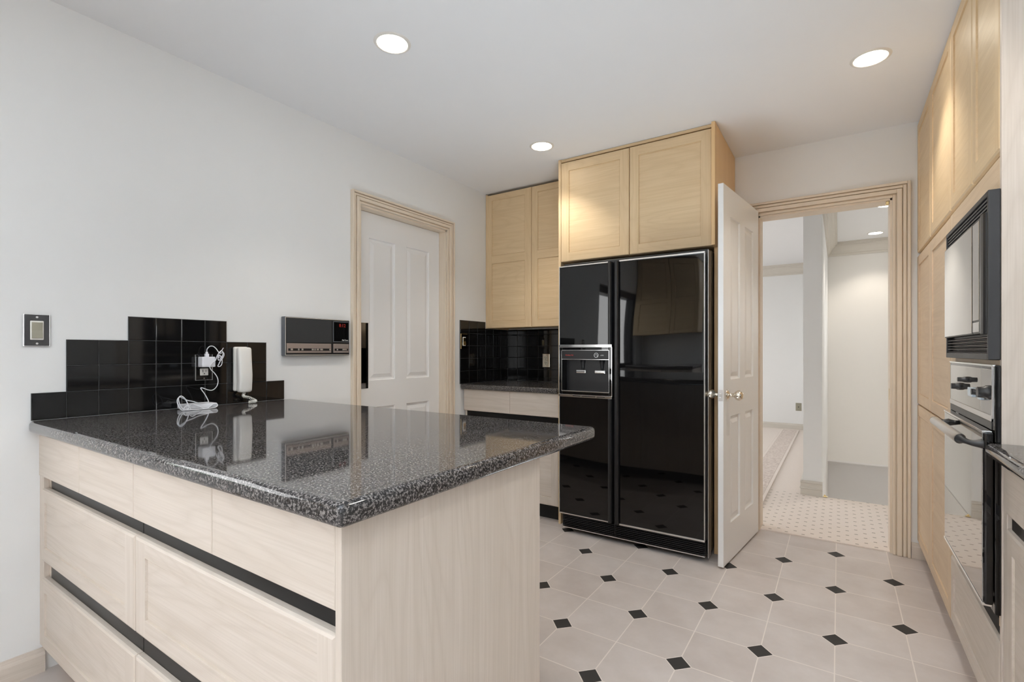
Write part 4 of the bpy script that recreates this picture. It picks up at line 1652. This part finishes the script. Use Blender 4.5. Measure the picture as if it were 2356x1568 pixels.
for a, b in ((IY0 + 0.009, 1.730), (1.744, IY1 - 0.009)):
    bm = bmesh.new()
    box(bm, 0.033, 0.0372, a, b, 1.142, 1.192, 0.0015, 0)
    box(bm, 0.0370, 0.0378, a + 0.008, b - 0.006, 1.153, 1.166, 0.0003, 1)
    st = part('control_strip', bm, [M_SILV, M_BLACKM], t, 'silver control strip')
    ks = ((0.02, 0.012), (0.062, 0.008), (0.082, 0.010), (0.142, 0.012), (0.158, 0.008), (0.172, 0.014), (0.194, 0.016), (0.252, 0.008)) if b < 1.74 else ((0.02, 0.008), (0.058, 0.03))
    for off, w in ks:
        bm = bmesh.new()
        box(bm, 0.0376, 0.0410, a + off, a + off + w, 1.1555, 1.1645, 0.0008)
        part('slide_key', bm, M_BRUSH, st)

# switch and outlet in the back corner
t = wall_plate('light_switch', 'narrow brass-framed light switch on the black tiles by the white door', 'light switch', (0.0085, 2.925, 1.226), RL, 0.072, 0.114, M_DCHROME, None)
bm = bmesh.new()
paddle(bm, 0.034, 0.068)
add(t, 'rocker', bm, [M_PLASTIC, M_BRASS], 'ivory rocker with brass centre')
bm = bmesh.new()
box(bm, -0.036, -0.033, -0.008, -0.001, -0.057, 0.057, 0.0006)
box(bm, -0.033, 0.036, -0.008, -0.001, 0.054, 0.057, 0.0006)
add(t, 'plate_rim', bm, M_BRASS, 'brass rim')
t = wall_plate('wall_outlet', 'polished metal outlet plate on the black tiles beside the refrigerator', 'outlet', (0.395, YB - 0.0085, 1.075), 0, 0.070, 0.112, M_NICKEL, None)
bm = bmesh.new()
receptacle(bm, 0.020)
receptacle(bm, -0.020)
add(t, 'receptacle', bm, [flat('ivory_plastic', srgb(220, 212, 190), 0.4), M_BLACKM], 'ivory sockets')

# ------------------------------------------------------------------ cabinets behind the camera (seen mirrored in the refrigerator)
t = thing('wall_cabinet', 'oak wall cabinet behind the viewer, mirrored in the refrigerator door', 'cabinet', (0.43, -1.28, 1.36))
bm = bmesh.new()
box(bm, 0.004, 0.84, REAR + 0.002, REAR + 0.305, 1.36, 2.40, 0.001)
part('carcass', bm, wood('honey', 'z'), t)
for x in (0.006, 0.424):
    bm = bmesh.new()
    board(bm, 0.414, 1.036, 0.02, [(0.055, 0.359, 0.055, 0.50), (0.055, 0.359, 0.56, 0.98)], SHAKER)
    local_part('door', bm, [wood('honey', 'z'), wood('honey', 'x')], t, (x + 0.414, REAR + 0.327, 1.362), PI)
t = thing('base_cabinet', 'oak base cabinet behind the viewer, mirrored in the refrigerator door', 'cabinet', (0.43, -1.15, 0))
bm = bmesh.new()
box(bm, 0.004, 0.84, REAR + 0.002, REAR + 0.57, 0.10, 0.862, 0.001)
box(bm, 0.004, 0.84, REAR + 0.002, REAR + 0.50, 0.0, 0.10)
part('carcass', bm, wood('washed', 'z'), t)
for x in (0.006, 0.424):
    bm = bmesh.new()
    board(bm, 0.414, 0.75, 0.02, [(0.055, 0.359, 0.055, 0.69)], SHAKER)
    local_part('door', bm, [wood('washed', 'z'), wood('washed', 'x')], t, (x + 0.414, REAR + 0.592, 0.106), PI)
counter('rear_countertop', 'granite worktop behind the viewer, on the rear base cabinet',
        [(0.001, REAR + 0.001), (0.85, REAR + 0.001), (0.85, REAR + 0.62), (0.001, REAR + 0.62)], 0.866, 0.9035, 0.012)

# garden shrub outside the nook window
random.seed(4)
t = thing('garden_shrub', 'leafy green shrub outside the nook window, mirrored in the refrigerator', 'shrub', (-2.6, -1.2, -0.4))
bm = bmesh.new()
for k in range(2600):
    a, b = random.uniform(0, 2 * PI), random.uniform(-1, 1)
    rr = random.uniform(0.75, 1.0)
    cxy = math.sqrt(1 - b * b)
    c = Vector((-2.6 + 0.9 * rr * cxy * math.cos(a), -1.2 + 2.6 * rr * cxy * math.sin(a), 0.55 + 0.95 * rr * b))
    d1 = Vector((random.uniform(-1, 1), random.uniform(-1, 1), random.uniform(-0.6, 1))).normalized()
    d2v = d1.cross(Vector((random.uniform(-1, 1), random.uniform(-1, 1), random.uniform(-1, 1)))).normalized()
    L, W = random.uniform(0.08, 0.16), random.uniform(0.03, 0.05)
    vs = [bm.verts.new(c - d1 * L), bm.verts.new(c + d2v * W), bm.verts.new(c + d1 * L), bm.verts.new(c - d2v * W)]
    bm.faces.new(vs)
part('foliage', bm, M_LEAF, t)
bm = bmesh.new()
for k in range(7):
    y = -1.2 + (k - 3) * 0.55
    tube(bm, [(-2.6, y * 0.4 - 0.7, -0.42), (-2.6, y, 0.6), (-2.6 + 0.1 * (k % 3 - 1), y * 1.1, 1.2)], [0.03, 0.02, 0.008], 8)
part('stem', bm, flat('bark', srgb(96, 80, 66), 0.8), t)
bm = bmesh.new()
box(bm, -14, -1.75, -16, 18, -3.0, -0.42)
box(bm, -1.75, 18, -16, -5.2, -3.0, -0.42)
box(bm, 4.7, 18, -5.2, 18, -3.0, -0.42)
struct('ground', bm, flat('patio_concrete', srgb(186, 184, 178), 0.9, var=0.15))

# added uplight, unseen behind the camera, brightens the rooms off the ceiling
t = thing('fill_uplight', 'added slim black uplight floor lamp behind the viewer, brightening the ceiling', 'floor lamp', (1.35, -2.5, 0))
bm = bmesh.new()
lathe(bm, [(0.14, 0.0), (0.14, 0.012), (0.03, 0.03)], 'z', (1.35, -2.5, 0), 32)
part('base', bm, M_BLACKM, t)
bm = bmesh.new()
lathe(bm, [(0.012, 0.025), (0.012, 1.70)], 'z', (1.35, -2.5, 0), 16)
part('pole', bm, M_BLACKM, t)
bm = bmesh.new()
lathe(bm, [(0.014, 1.69), (0.06, 1.70), (0.15, 1.78), (0.155, 1.785), (0.145, 1.785), (0.055, 1.708), (0.012, 1.70)], 'z', (1.35, -2.5, 0), 32)
part('bowl_shade', bm, M_DOOR, t)
d = bpy.data.lights.new('bulb', 'SPOT')
d.energy = 170
d.color = (0.95, 0.98, 1.0)
d.spot_size = math.radians(150)
d.spot_blend = 0.6
d.shadow_soft_size = 0.08
o = bpy.data.objects.new('bulb', d)
COL.objects.link(o)
o.parent = t
o.location = (0, 0, 1.80)
o.rotation_euler = (PI, 0, 0)
